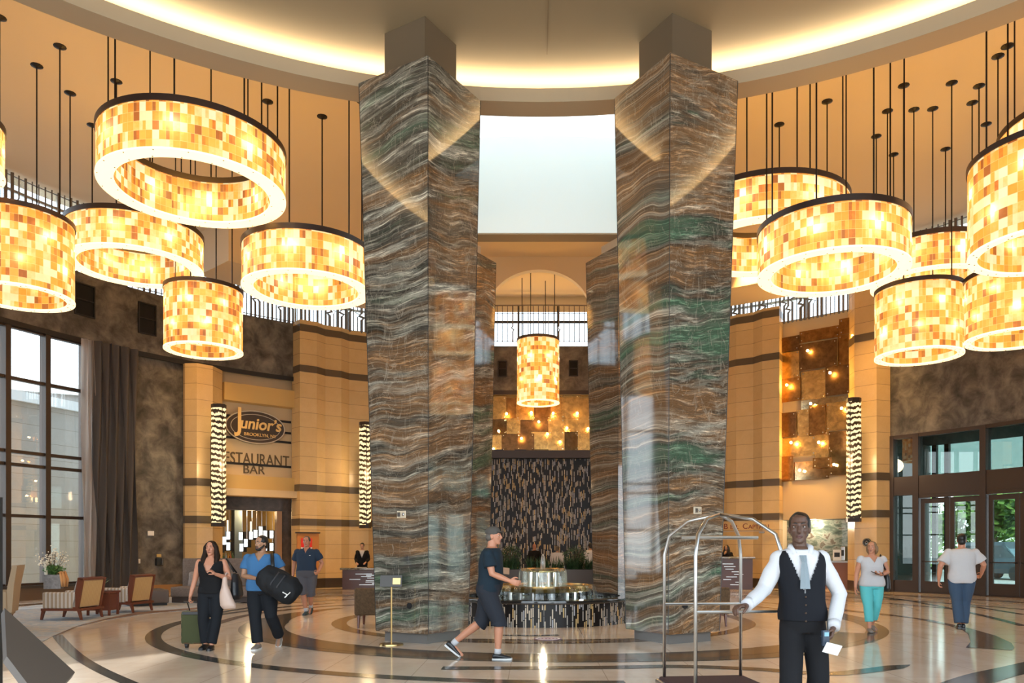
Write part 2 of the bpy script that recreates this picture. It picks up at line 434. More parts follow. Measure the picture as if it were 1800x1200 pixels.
# ------------------------------------------------------------------ floor with its stone inlays
mb = MB()
poly = [rp(-2.55+5.1*i/96, 17.4) for i in range(97)]+[Vector((9.5, -7, 0)), Vector((-9.5, -7, 0))]
mb.prism([(p.x, p.y) for p in poly], -0.12, 0.0)
def arc_inlay(c, r0, r1, a0, a1, mi, z=0.003, n=72):
    # a measured clockwise from +Y (away from the camera)
    vs = []; 
    for i in range(n+1):
        a = a0+(a1-a0)*i/n
        for r in (r0(i/n) if callable(r0) else r0, r1(i/n) if callable(r1) else r1):
            vs.append((c[0]+r*sin(a), c[1]+r*cos(a), z))
    mb.add(vs, [(2*i, 2*i+1, 2*i+3, 2*i+2) for i in range(n)], mi)
def strip(pts, w, mi, z=0.004):
    P = [fl(*p) for p in pts]; vs = []
    Q = []
    for i in range(len(P)-1):
        for k in range(6): 
            t = k/6; p0 = P[max(i-1, 0)]; p3 = P[min(i+2, len(P)-1)]; p1, p2 = P[i], P[i+1]
            Q.append(0.5*((2*p1)+(p2-p0)*t+(2*p0-5*p1+4*p2-p3)*t*t+(3*p1-p0-3*p2+p3)*t**3))
    Q.append(P[-1]); N_ = len(Q)-1
    for i, p in enumerate(Q):
        d = (Q[min(i+1, N_)]-Q[max(i-1, 0)]).normalized(); s_ = Vector((-d.y, d.x, 0))
        ww = w(i/N_) if callable(w) else w
        vs += [(p.x+s_.x*ww/2, p.y+s_.y*ww/2, z), (p.x-s_.x*ww/2, p.y-s_.y*ww/2, z)]
    mb.add(vs, [(2*i, 2*i+1, 2*i+3, 2*i+2) for i in range(N_)], mi)
FC = (0.2, 16.95)
D = radians
# inner ring round the fountain
arc_inlay((0.2, 16.85), 4.10, 4.40, 0, 2*pi, 2)
# middle ring: dark borders with brown granite between; its ends taper to points
CA = (0.55, 16.85)
arc_inlay(CA, 5.62, 6.45, D(118), D(262), 1)
arc_inlay(CA, 5.82, 6.24, D(124), D(250), 2, z=0.004)
arc_inlay(CA, lambda t: 5.62+0.60*t, 6.45, D(262), D(300), 1)
arc_inlay(CA, lambda t: 6.43-0.37*min(1, t*1.6), 6.45, D(48), D(92), 1)
arc_inlay(CA, 6.06, 6.45, D(92), D(118), 1)
# outer ring on the left that sweeps across the front
arc_inlay((0.75, 16.85), 7.90, 8.15, D(178), D(308), 1)
# long bar in front that runs out to a point on the right
strip([(777, 1174), (900, 1174), (1060, 1173), (1190, 1171), (1330, 1176), (1450, 1184), (1530, 1178), (1600, 1168)], lambda t: 0.26*(1 if t < 0.93 else (1-t)/0.07+0.02), 1)
strip([(1120, 1160), (1300, 1156), (1440, 1144), (1476, 1123)], lambda t: 0.32*(1 if t < .85 else (1-t)/.15+.02), 1, z=0.005)
cres = [fl(*p) for p in ((1440, 1066), (1480, 1070.5), (1560, 1079), (1640, 1090), (1700, 1103), (1750, 1117), (1778, 1130), (1783, 1138), (1779, 1143), (1698, 1138), (1706, 1128), (1702, 1115), (1690, 1106), (1660, 1097.5), (1600, 1086), (1540, 1079), (1480, 1073), (1440, 1068.5))]
mb.add([(p.x, p.y, 0.0045) for p in cres], [(0, 1, 16, 17), (1, 2, 15, 16), (2, 3, 14, 15), (3, 4, 13, 14), (4, 5, 12, 13), (5, 6, 11, 12), (6, 7, 10, 11), (7, 8, 9, 10)], 2)
strip([(1480, 1040), (1600, 1056), (1720, 1080), (1800, 1100)], 0.18, 1)
strip([(1560, 1052), (1680, 1062), (1800, 1080)], 0.15, 1)
strip([(1660, 1215), (1730, 1190), (1800, 1174), (1900, 1150)], 0.42, 1)
strip([(870, 1116), (900, 1116.5), (940, 1117), (982, 1116)], 0.16, 1)
strip([(700, 1122), (850, 1124), (1000, 1125), (1200, 1121)], 0.20, 2)
strip([(100, 1116), (128, 1146), (170, 1174), (240, 1206)], 0.16, 1)
strip([(300, 1070), (390, 1062), (470, 1054), (560, 1049), (650, 1046)], 0.14, 1)
strip([(330, 1086), (400, 1074), (480, 1062), (560, 1056), (650, 1052)], 0.18, 1)
strip([(380, 1096), (430, 1082), (500, 1072), (580, 1065), (650, 1062)], 0.22, 2)
strip([(1330, 1058), (1400, 1064), (1470, 1078), (1530, 1092)], lambda t: 0.1+0.32*t, 1)
for r in (10.6, 12.2): arc_inlay(FC, r, r+0.16, D(-75), D(78), 1)
arc_inlay(FC, 14.3, 14.7, D(-88), D(88), 2)
floor = struct('floor', mb, [M['floor'], M['inlay_dark'], M['inlay_brown']])

# ------------------------------------------------------------------ ceiling: rotunda ceiling with round raised dome over the entrance
BC = (0.1, 3.5); BI, BO = 10.9, 11.4; ZB, ZBT, ZD = 9.7, 9.95, 10.2
mb = MB()
# main ceiling: ring sectors of the rotunda disc outside the beam circle, cut as a fan of quads
n = 120
for i in range(n):
    a0, a1 = -2.5+5.0*i/n, -2.5+5.0*(i+1)/n
    def inner(a):
        # from the rotunda wall inwards until the beam circle is met
        for k in range(400):
            r = 17.0-k*0.05
            if r <= 0.2: return 0.2
            p = rp(a, r)
            if (p.x-BC[0])**2+(p.y-BC[1])**2 < (BO-0.1)**2: return r
        return 0.2
    p0, p1, q0, q1 = rp(a0, inner(a0), ZC), rp(a1, inner(a1), ZC), rp(a0, 17.2, ZC), rp(a1, 17.2, ZC)
    mb.quad(p0, p1, q1, q0)
# openings for the skylight are cut below
SKX0, SKX1, SKY0, SKY1, SKZ = -2.3, 2.75, 14.75, 20.45, 12.1
verts, faces = mb.v, mb.f
bm = bmesh.new()
vs = [bm.verts.new(v) for v in verts]
for f in faces: bm.faces.new([vs[i] for i in f])
bmesh.ops.remove_doubles(bm, verts=bm.verts, dist=0.002)
for co, no in (((SKX0, 0, 0), (1, 0, 0)), ((SKX1, 0, 0), (1, 0, 0)), ((0, SKY0, 0), (0, 1, 0)), ((0, SKY1, 0), (0, 1, 0))):
    bmesh.ops.bisect_plane(bm, geom=bm.verts[:]+bm.edges[:]+bm.faces[:], plane_co=co, plane_no=no)
dele = [f for f in bm.faces if SKX0 < f.calc_center_median().x < SKX1 and SKY0 < f.calc_center_median().y < SKY1]
bmesh.ops.delete(bm, geom=dele, context='FACES')
me = bpy.data.meshes.new('ceiling'); bm.to_mesh(me); bm.free(); me.materials.append(M['ceil'])
ceiling = bpy.data.objects.new('ceiling', me); COL.objects.link(ceiling); ceiling['kind'] = 'structure'
mb = MB()
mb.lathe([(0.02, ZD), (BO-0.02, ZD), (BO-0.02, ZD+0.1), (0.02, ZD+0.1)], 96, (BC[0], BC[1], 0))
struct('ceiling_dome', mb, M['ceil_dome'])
mb = MB(); mb.box((0.235, 9.0, ZD-0.004), (0.02, 9.6, 0.008)); struct('trim_1', mb, mat('ceiling_seam', (0.22, 0.16, 0.09), 0.8))
mb = MB()
mb.lathe([(BI, ZB), (BO, ZB), (BO, ZC+0.02), (BO-0.02, ZC+0.02), (BO-0.02, ZBT-0.02), (BI+0.03, ZBT-0.02), (BI+0.03, ZBT), (BI, ZBT)], 128, (BC[0], BC[1], 0))
struct('trim_2', mb, M['beam'])
# cove lamp that lies on the beam, behind its lip
mb = MB()
mb.lathe([(BI+0.08, ZBT-0.02), (BI+0.36, ZBT-0.02), (BI+0.36, ZBT+0.01), (BI+0.08, ZBT+0.01)], 128, (BC[0], BC[1], 0), 0, radians(-88), radians(88))
cove = mb.build('cove_light', mat('cove_lamp', (1, 0.9, 0.7), 0.5, emit=(1.0, 0.83, 0.55), es=22.0))
tag(cove, 'continuous glowing cove light lying along the round ceiling beam', 'light', kind='thing')

# skylight well over the fountain
mb = MB()
th = 0.12
mb.box(((SKX0+SKX1)/2, SKY1+0.25, (ZB+SKZ+0.9)/2), (SKX1-SKX0+2*th, 0.5, SKZ+0.9-ZB), 0, 0)     # far header
mb.box((SKX0-th/2, (SKY0+SKY1)/2, (ZB+SKZ+0.9)/2), (th, SKY1-SKY0, SKZ+0.9-ZB), 0, 0)
mb.box((SKX1+th/2, (SKY0+SKY1)/2, (ZB+SKZ+0.9)/2), (th, SKY1-SKY0, SKZ+0.9-ZB), 0, 0)
struct('wall_skylight', mb, M['beam'])
mb = MB(); e = 0.006
mb.box(((SKX0+SKX1)/2, SKY1-e, (ZB+0.03+SKZ+0.2)/2), (SKX1-SKX0, 0.01, SKZ+0.2-ZB-0.03))
mb.box((SKX0+e, (SKY0+SKY1)/2, (ZB+0.1+SKZ)/2), (0.01, SKY1-SKY0, SKZ-ZB-0.1))
mb.box((SKX1-e, (SKY0+SKY1)/2, (ZB+0.1+SKZ)/2), (0.01, SKY1-SKY0, SKZ-ZB-0.1))
struct('trim_3', mb, M['well'])
mb = MB()
nx = 12
for i in range(nx):       # gently barrelled daylight panel
    x0 = SKX0+(SKX1-SKX0)*i/nx; x1 = SKX0+(SKX1-SKX0)*(i+1)/nx
    zf = lambda x: SKZ+0.05+0.10*(1-((x-(SKX0+SKX1)/2)/((SKX1-SKX0)/2))**2)
    mb.quad((x0, SKY0-0.2, zf(x0)), (x1, SKY0-0.2, zf(x1)), (x1, SKY1, zf(x1)), (x0, SKY1, zf(x0)))
w = struct('window_skylight', mb, mat('skylight_daylight', (0.9, 0.95, 1.0), 0.5, emit=(0.90, 0.97, 1.0), es=1.12))

# ------------------------------------------------------------------ walls
ZF0, ZF1 = 8.1, 10.2          # bronze frieze
ZCL = 10.2                    # clerestory sill
aL = AN(148); aLs = AN(75)-AN(4)
# left: frieze, plain wall and bay returns
mb = MB()
ringwall(mb, -2.45, AN(523), RR-0.10, RR+0.25, ZF0, ZF1)
ringwall(mb, aL, AN(391), RR+0.03, RR+0.25, 0, ZF0)
ringwall(mb, -2.45, aL-9*aLs, RR, RR+0.25, 0, ZF0)
struct('wall_left', mb, M['wallgrey'])
mb = MB()
ringwall(mb, -2.45, AN(523), RR-0.14, RR-0.08, ZF0-0.12, ZF0+0.04)
struct('trim_4', mb, M['black'])
mb = MB(); ringwall(mb, aL, AN(330), RR-0.03, RR, 0, 0.28); struct('baseboard_left', mb, mat('oak_baseboard', (0.30, 0.16, 0.06), 0.4))

# right: grey wall over the entrance glazing
ZG = ZW(1670, 755); ZT0 = ZW(1670, 832); ZT1 = ZW(1670, 866)
aR0 = AN(1565)
mb = MB(); ringwall(mb, aR0, 2.45, RR-0.05, RR+0.25, ZG, ZF1); ringwall(mb, 1.75, 2.45, RR, RR+0.25, 0, ZG); struct('wall_right', mb, M['wallgrey'])

mb = MB(); ringwall(mb, -2.45, -1.755, RR, RR+0.25, ZF1, ZC); struct('wall_front_left', mb, M['wallgrey'])
mb = MB(); ringwall(mb, 1.755, 2.45, RR, RR+0.25, ZF1, ZC); struct('wall_front_right', mb, M['wallgrey'])
# right: cream wall with the glass panel artwork, open counter niche below
mb = MB(); zn = ZW(1430, 912)
ringwall(mb, AN(1366), AN(1505), RR+0.05, RR+0.3, zn, ZF1+0.1)
struct('wall_right_cream', mb, M['wallcream'])
mb = MB(); a = AN(1435)
ringwall(mb, AN(1366), AN(1505), RR+1.3, RR+1.5, 0, zn)
struct('wall_right_niche', mb, mottled('green_marble', [(0.3, (0.04, 0.055, 0.045)), (0.45, (0.13, 0.16, 0.12)), (0.55, (0.33, 0.34, 0.27)), (0.62, (0.14, 0.10, 0.07)), (0.75, (0.20, 0.25, 0.19))], 2.2, 0.15, 8, stretch=(1, 1, 2.0)))
mb = MB(); ringwall(mb, AN(1366)-0.02, AN(1366), RR+0.04, RR+1.5, 0, zn); ringwall(mb, AN(1505), AN(1505)+0.015, RR+0.3, RR+1.5, 0, zn); struct('wall_right_niche_sides', mb, M['wallcream'])
mb = MB(); ringwall(mb, AN(1366), AN(1505), RR+0.3, RR+1.5, zn, zn+0.15); struct('ceiling_niche', mb, M['bronze'])

# back: end walls between pilasters and the fountain niche
YB = 33.9
mb = MB()
ringwall(mb, AN(523), AN(700), RR+0.05, RR+0.3, 0, ZF1); ringwall(mb, AN(1200), AN(1290), RR+0.05, RR+0.3, 0, ZF1)
ringwall(mb, AN(700), AN(833), RR+0.05, RR+0.3, 0, ZC); ringwall(mb, AN(1059), AN(1200), RR+0.05, RR+0.3, 0, ZC)
struct('wall_back', mb, M['wallgold'])
xL, xR = -2.35, 2.75
zl0, zl1 = EYE+(HY-806)/F*YB, EYE+(HY-793)/F*YB
mb = MB(); mb.box(((xL+xR)/2, YB+0.1, zl0/2), (xR-xL, 0.2, zl0)); 
sw = struct('wall_back_mosaic', mb, stick_tiles('matchstick_mosaic', 0.052, 0.23))
mb = MB(); mb.box(((xL+xR)/2, YB-0.1, (zl0+zl1)/2), (xR-xL, 0.5, zl1-zl0)); struct('trim_5', mb, M['bronze'])
zm = EYE+(HY-690)/F*YB; zc = EYE+(HY-607)/F*YB
mb = MB(); mb.box(((xL+xR)/2, YB+0.5, (zl1+zm)/2), (xR-xL, 0.2, zm-zl1)); struct('wall_back_panel', mb, M['wallgold'])
mb = MB(); mb.box(((xL+xR)/2, YB+0.25, (zm+zc)/2), (xR-xL, 0.3, zc-zm)); struct('wall_back_upper', mb, M['wallgrey'])
mb = MB(); mb.box(((xL+xR)/2, YB+0.05, zm), (xR-xL, 0.2, 0.18)); struct('trim_6', mb, M['bronze'])
# side cheeks of the niche
mb = MB()
for x in (xL-0.1, xR+0.1): mb.box((x, YB-0.7, 5.1), (0.2, 2.6, 10.2))
struct('wall_back_sides', mb, M['walldark'])

# barrel vault over the niche, with its arched front
YV = 29.4; vx, vr, vz, vh = 0.2, 1.95, 10.35, 1.62
mb = MB(); n = 28
arch = [(vx+vr*cos(pi-pi*i/n), vz+vh*sin(pi*i/n)) for i in range(n+1)]
for i in range(n):
    (x0, z0), (x1, z1) = arch[i], arch[i+1]
    mb.quad((x0, YV, z0), (x1, YV, z1), (x1, YV, ZC+0.05), (x0, YV, ZC+0.05), 0)
    mb.quad((x0, YV, z0), (x0, YV+0.3, z0), (x1, YV+0.3, z1), (x1, YV, z1), 1)
    mb.quad((x0, YV+0.3, z0), (x1, YV+0.3, z1), (x1, YV+0.3, 12.65), (x0, YV+0.3, 12.65), 1)
for x0, x1 in ((-4.6, vx-vr), (vx+vr, 5.0)): mb.quad((x0, YV, vz), (x1, YV, vz), (x1, YV, ZC+0.05), (x0, YV, ZC+0.05), 0)
for x0, x1 in ((-4.6, vx-vr), (vx+vr, 5.0)): mb.quad((x0, YV, vz), (x1, YV, vz), (x1, YV+0.3, vz), (x0, YV+0.3, vz), 0)
for x0, x1 in ((-4.6, vx-vr), (vx+vr, 5.0)): mb.quad((x0, YV+0.3, vz), (x1, YV+0.3, vz), (x1, YV+0.3, 12.65), (x0, YV+0.3, 12.65), 1)
for x in (xL, xR): mb.quad((x, YV+0.3, 10.2), (x, YB+0.6, 10.2), (x, YB+0.6, 12.65), (x, YV+0.3, 12.65), 1)
mb.quad((xL, YV+0.3, 12.6), (xR, YV+0.3, 12.6), (xR, YB+0.6, 12.6), (xL, YB+0.6, 12.6), 1)
mb.quad((xL, YB+0.38, 11.85), (xR, YB+0.38, 11.85), (xR, YB+0.38, 12.65), (xL, YB+0.38, 12.65), 1)
struct('ceiling_vault', mb, [M['ceil'], mat('vault_plaster', (0.80, 0.72, 0.58), 0.7)])

# soffits in front of the clerestory, left and right of the niche
mb = MB()
for p0, p1 in ((330, 700), (1200, 1545)):
    a0, a1 = AN(p0), AN(p1)
    ringwall(mb, a0, a1, 13.6, 15.7, 11.0, ZC+0.02)
struct('ceiling_soffit', mb, M['ceil'])

# stone pilasters
def pilaster(pts, z1, label, bands, depth=RR+0.03):
    t = thing('stone_pilaster', label, 'pilaster', group='stone pilasters round the rotunda'); t['kind'] = 'thing'
    P = [onwall(px, R) for px, R in pts]
    Q = P+[onwall(pts[-1][0], depth), onwall(pts[0][0], depth)]
    b = MB(); b.prism([(q.x, q.y) for q in Q], 0.0, z1); b.build('shaft', M['lime'], t)
    def grow(g):
        out = []
        for i, (px, R) in enumerate(pts): 
            p = onwall(px, R-g)
            out.append(p)
        return out+[onwall(pts[-1][0]+0.6, depth), onwall(pts[0][0]-0.6, depth)]
    for zb in bands:
        b = MB(); b.prism([(q.x, q.y) for q in grow(0.02)], zb-0.13, zb+0.13); b.build('band', M['limeband'], t)
    b = MB(); b.prism([(q.x, q.y) for q in grow(0.035)], 0, 0.37); b.build('base', M['limebase'], t)
    return t
LB = (2.54, 3.85); RB = (2.75, 4.06)
pilaster([(322, 16.35), (325, 16.2), (346, 15.85), (374, 15.85), (391, 16.35)], ZF0-0.12, 'cream stone pilaster between the grey wall and the restaurant sign', LB)
pilaster([(513, 16.5), (527, 15.85), (557, 15.85), (572, 16.1), (600, 16.1), (614, 16.35), (648, 16.35), (655, 16.5)], 10.25, 'stepped cream stone pilaster right of the restaurant sign', LB+(8.4, 9.95))
pilaster([(1270, 16.5), (1278, 16.3), (1294, 16.1), (1324, 16.1), (1340, 15.85), (1370, 15.85), (1376, 16.5)], 10.75, 'stepped cream stone pilaster bearing the bell captain sign', RB+(8.86, 10.5))
pilaster([(1490, 16.5), (1502, 15.85), (1541, 15.85), (1565, 16.4)], 10.9, 'cream stone pilaster beside the glass entrance doors', RB+(9.0,))

# ------------------------------------------------------------------ left windows
zs = [ZW(75, y) for y in (1037, 908, 821, 799, 675, 588)]+[ZF0-0.1]
zs[0] = 0.45
for k in range(9):
    a1, a0 = aL-k*aLs, aL-(k+1)*aLs
    mb = MB()
    wf = 0.16
    rbox_at(mb, a1, RR+0.02, 0.30, wf, 0.3, ZF0)
    if k == 8: rbox_at(mb, a0, RR+0.02, 0.30, wf, 0.3, ZF0)
    for z in zs: chord(mb, a0, a1, RR, 0.16, z-0.045, z+0.045)
    w = struct('window_%d' % (k+1), mb, M['bronze_frame'])
    g = MB(); chord(g, a0, a1, RR+0.06, 0.012, zs[0], zs[-1]); g.build('window_glass', M['glass'], w)
mb = MB(); ringwall(mb, aL-9*aLs, aL, RR-0.35, RR+0.2, 0.36, 0.43, mi=0); ringwall(mb, aL-9*aLs, aL, RR-0.28, RR+0.1, 0, 0.36, mi=1)
struct('trim_7', mb, [mat('window_ledge', (0.05, 0.04, 0.035), 0.3), mat('ledge_riser', (0.13, 0.08, 0.05), 0.35)])

# ------------------------------------------------------------------ right entrance glazing and doors
aR1, aR2 = AN(1612), AN(1731); st = aR2-aR1
edges = [aR0+0.004, aR1, aR2, aR2+st, aR2+2*st, aR2+3*st, aR2+4*st]
mb = MB()
for a in edges: rbox_at(mb, a, RR+0.02, 0.30, 0.20, 0, ZG)
for a0, a1 in zip(edges, edges[1:]):
    chord(mb, a0, a1, RR, 0.22, ZG-0.12, ZG); chord(mb, a0, a1, RR, 0.2, ZT1, ZT0); chord(mb, a0, a1, RR, 0.2, 0, 0.03)
chord(mb, edges[0], edges[1], RR, 0.14, 0.03, 0.42)
w = struct('window_10', mb, M['bronze_frame'])
g = MB()
for a0, a1 in zip(edges, edges[1:]): chord(g, a0, a1, RR+0.04, 0.012, ZT0, ZG)
chord(g, edges[0], edges[1], RR+0.04, 0.012, 0.42, ZT1)
g.build('window_glass', M['glass_dark'], w)
def door_leaf(name, a0, a1, R, z1, side, gm='glass'):
    p, q = rp(a0, R), rp(a1, R); d = q-p; L = d.length; rz = atan2(d.y, d.x); c = (p+q)/2
    b = MB(); Rm = Matrix.Rotation(rz, 3, 'Z')
    def lb(x, z, w_, h_): 
        o = c+Rm @ Vector((x, 0, 0)); b.box((o.x, o.y, z), (w_, 0.07, h_), rz)
    s_ = 0.14
    lb(-L/2+s_/2+0.01, z1/2, s_, z1-0.03); lb(L/2-s_/2-0.01, z1/2, s_, z1-0.03)
    lb(0, z1-0.10, L-2*s_, 0.16); lb(0, 0.22, L-2*s_, 0.38)
    dd = struct(name, b, M['bronze_frame'])
    b = MB(); o = c; b.box((o.x, o.y, (0.4+z1-0.18)/2), (L-2*s_, 0.014, z1-0.58), rz); b.build('door_glass', M['glass_door'], dd)
    b = MB(); o1 = c+Rm @ Vector((-L/2+0.1, -0.09, 0)); o2 = c+Rm @ Vector((L/2-0.1, -0.09, 0))
    b.tube([(o1.x, o1.y, 1.08), (o2.x, o2.y, 1.08)], 0.018, 8); 
    for o in (o1, o2): b.box((o.x, o.y, 1.08), (0.04, 0.12, 0.05), rz)
    b.build('door_handle', M['bronze'], dd)
    return dd
nd = 1
for a0, a1 in zip(edges[1:5], edges[2:6]):
    g_ = 0.10/RR+0.002; mid = (a0+a1)/2
    b = MB(); chord(b, a0, a1, RR, 0.18, ZT1-0.12, ZT1); struct('trim_%d' % (7+nd), b, M['bronze_frame'])
    door_leaf('door_%d' % nd, a0+g_, mid, RR, ZT1-0.13, 1); door_leaf('door_%d' % (nd+1), mid, a1-g_, RR, ZT1-0.13, -1); nd += 2
# vestibule behind the doors
RV = RR+3.6
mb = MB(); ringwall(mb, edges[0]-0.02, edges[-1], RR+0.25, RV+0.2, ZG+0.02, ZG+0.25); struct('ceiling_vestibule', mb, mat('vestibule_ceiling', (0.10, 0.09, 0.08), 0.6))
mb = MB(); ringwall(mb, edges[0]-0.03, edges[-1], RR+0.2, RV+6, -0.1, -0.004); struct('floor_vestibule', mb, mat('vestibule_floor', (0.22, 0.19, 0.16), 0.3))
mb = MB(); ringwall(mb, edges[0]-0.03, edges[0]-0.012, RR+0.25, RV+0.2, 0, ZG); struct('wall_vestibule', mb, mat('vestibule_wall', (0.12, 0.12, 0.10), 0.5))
mb = MB(); h = 0.14
es = [edges[0], edges[1]-0.03]+[edges[1]+st*k/2-0.03 for k in range(1, 9)]
for a in es: rbox_at(mb, a, RV, 0.2, 0.16, 0, ZG)
for z in (ZT0, ZT1): ringwall(mb, es[0], es[-1], RV-0.08, RV+0.08, z-0.09, z+0.09)
w = struct('window_11', mb, M['bronze_frame'])
g = MB(); ringwall(g, es[0], es[-1], RV, RV+0.012, 0.05, ZG); g.build('window_glass', M['glass'], w)

# ------------------------------------------------------------------ clerestory: windows with a screen of bent bars
def clerestory(i, a0, a1, label, z0=ZCL, z1=ZC, dens=0.20, seed=1, R=RR-0.12):
    rnd = random.Random(seed)
    mb = MB(); n = max(2, int(abs(a1-a0)*RR/1.9))
    for k in range(n+1): rbox_at(mb, a0+(a1-a0)*k/n, RR+0.12, 0.08, 0.07, z0, z1)
    ringwall(mb, a0, a1, RR+0.08, RR+0.16, z0, z0+0.06); ringwall(mb, a0, a1, RR+0.08, RR+0.16, z1-0.5, z1-0.42)
    w = struct('window_%d' % i, mb, M['steel'])
    g = MB(); ringwall(g, a0, a1, RR+0.12, RR+0.13, z0, z1); g.build('window_glass', M['glass'], w)
    s = MB(); N_ = int(abs(a1-a0)*RR/dens)
    for zz in (z0+0.06, z1-0.14): ringwall(s, a0, a1, R-0.015, R+0.015, zz-0.012, zz+0.012)
    for k in range(N_):
        a = a0+(a1-a0)*(k+0.5)/N_
        wd = rnd.choice((0.02, 0.025, 0.045, 0.06)); zk = z0+(z1-z0)*rnd.uniform(0.35, 0.65); j = rnd.choice((0, 0, 1, -1))*0.09
        pts = [(a, z0), (a, zk-0.12), (a+j/RR, zk-0.02), (a-j/RR, zk+0.05), (a, zk+0.15), (a, z1-0.05)] if j else [(a, z0), (a, z1-0.05)]
        s.tube([rp(x, R, z) for x, z in pts], wd, 4)
    o = s.build('bar_screen', mat('weathered_iron', (0.20, 0.18, 0.16), 0.5, 0.4)) if 'iron' not in M else s.build('bar_screen', M['iron'])
    tag(o, label, 'screen', kind='thing')
M['iron'] = mat('weathered_iron', (0.16, 0.14, 0.13), 0.5, 0.4)
clerestory(12, -1.75, AN(326), 'bent iron bar screen under the ceiling above the tall windows', seed=2)
clerestory(13, AN(327), AN(700), 'bent iron bar screen above the restaurant sign wall', z1=11.6, seed=3, dens=0.16)
clerestory(14, AN(1200), AN(1535), 'bent iron bar screen above the bronze glass artwork', z1=11.6, seed=4, dens=0.16)
clerestory(15, AN(1536), 1.75, 'bent iron bar screen above the entrance doors wall', seed=5)
# straight railing of the niche
mb = MB()
for k in range(4): mb.box((xL+(xR-xL)*k/3, YB+0.4, 11.2), (0.06, 0.06, 1.9))
mb.box(((xL+xR)/2, YB+0.4, 11.42), (xR-xL, 0.06, 0.10))
w = struct('window_16', mb, M['black'])
g = MB(); g.box(((xL+xR)/2, YB+0.45, 11.2), (xR-xL, 0.01, 1.9)); g.build('window_glass', M['glass'], w)
mb = MB(); zr = EYE+(HY-537)/F*33.4
for z, r in ((zr, 0.028), (zr-0.33, 0.012), (10.35, 0.012)): mb.tube([(xL+0.05, 33.4, z), ((xL+xR)/2, 33.4, z+(0.02 if z == zr else 0)), (xR-0.05, 33.4, z)], r, 6)
rnd = random.Random(8)
for k in range(23):
    x = xL+0.15+(xR-xL-0.3)*k/22
    if k in (6, 15): mb.tube([(x, 33.4, 10.3), (x, 33.4, 10.75), (x+0.05, 33.4, 10.85), (x-0.05, 33.4, 10.9), (x, 33.4, 11.0), (x, 33.4, zr)], 0.030, 5)
    else: mb.tube([(x, 33.4, 10.3), (x, 33.4, zr)], 0.017, 5)
tag(mb.build('bar_screen', M['iron']), 'straight iron bar screen under the vault behind the fountain', 'screen', kind='thing')

# ------------------------------------------------------------------ outside
mb = MB(); mb.prism([(-120, -60), (120, -60), (120, 160), (-120, 160)], -0.4, -0.15); struct('floor_outside', mb, mat('pale_paving', (0.5, 0.47, 0.43), 0.9))
def concrete():
    m, nt, b, o = newmat('pale_concrete'); N = NT(nt); p = N.pos(); sp = N.n('SeparateXYZ', i_0=p)
    f = N.noise(p, 0.8, 5, 0.6); c = N.ramp(f, [(0.3, (0.27, 0.245, 0.225)), (0.7, (0.38, 0.355, 0.325))])
    j = N.m('LESS_THAN', N.m('FRACT', N.m('DIVIDE', sp.outputs[2], 0.8)), 0.03); c = N.mix(N.m('MULTIPLY', j, 0.4), c, (0.3, 0.28, 0.26))
    N.link(c, b.inputs['Base Color']); b.inputs['Roughness'].default_value = 0.9; return m
M['concrete'] = concrete()
t = thing('neighbouring_building', 'pale concrete building standing outside the tall lobby windows', 'building', (-31, 36, 0))
b = MB(); b.box((2, 4, 4.6), (26, 8, 9.2), radians(28)); b.build('wall', M['concrete'], t)
b = MB(); b.box((2, 4, 9.35), (26.4, 8.4, 0.5), radians(28)); b.build('roof_edge', mat('coping_stone', (0.72, 0.70, 0.66), 0.8), t)
b = MB()
for z in (2.6, 6.7): b.box((2, 4, z), (26.2, 8.2, 0.22), radians(28))
b.build('ledge', mat('pale_ledge', (0.66, 0.63, 0.58), 0.8), t)
b = MB()
for k in range(3):
    b.box((8.0+k*1.1, 2.6+k*0.58, 1.5), (0.95, 0.3, 2.2), radians(28))
b.build('window', mat('dark_window', (0.08, 0.10, 0.11), 0.1), t)
t = thing('stone_annexe', 'pale stone block annexe seen through the window nearest the curtain', 'building', (-22.6, 27.5, 0))
b = MB(); b.box((2.5, 3, 3.4), (5, 6, 6.8), radians(-20)); b.build('wall', limestone('pale_outdoor_block', (0.36, 0.33, 0.29), (0.46, 0.43, 0.38), 0.6), t)
b = MB(); b.box((2.5, 3, 6.95), (5.3, 6.3, 0.35), radians(-20)); b.build('roof_edge', M['white'], t)
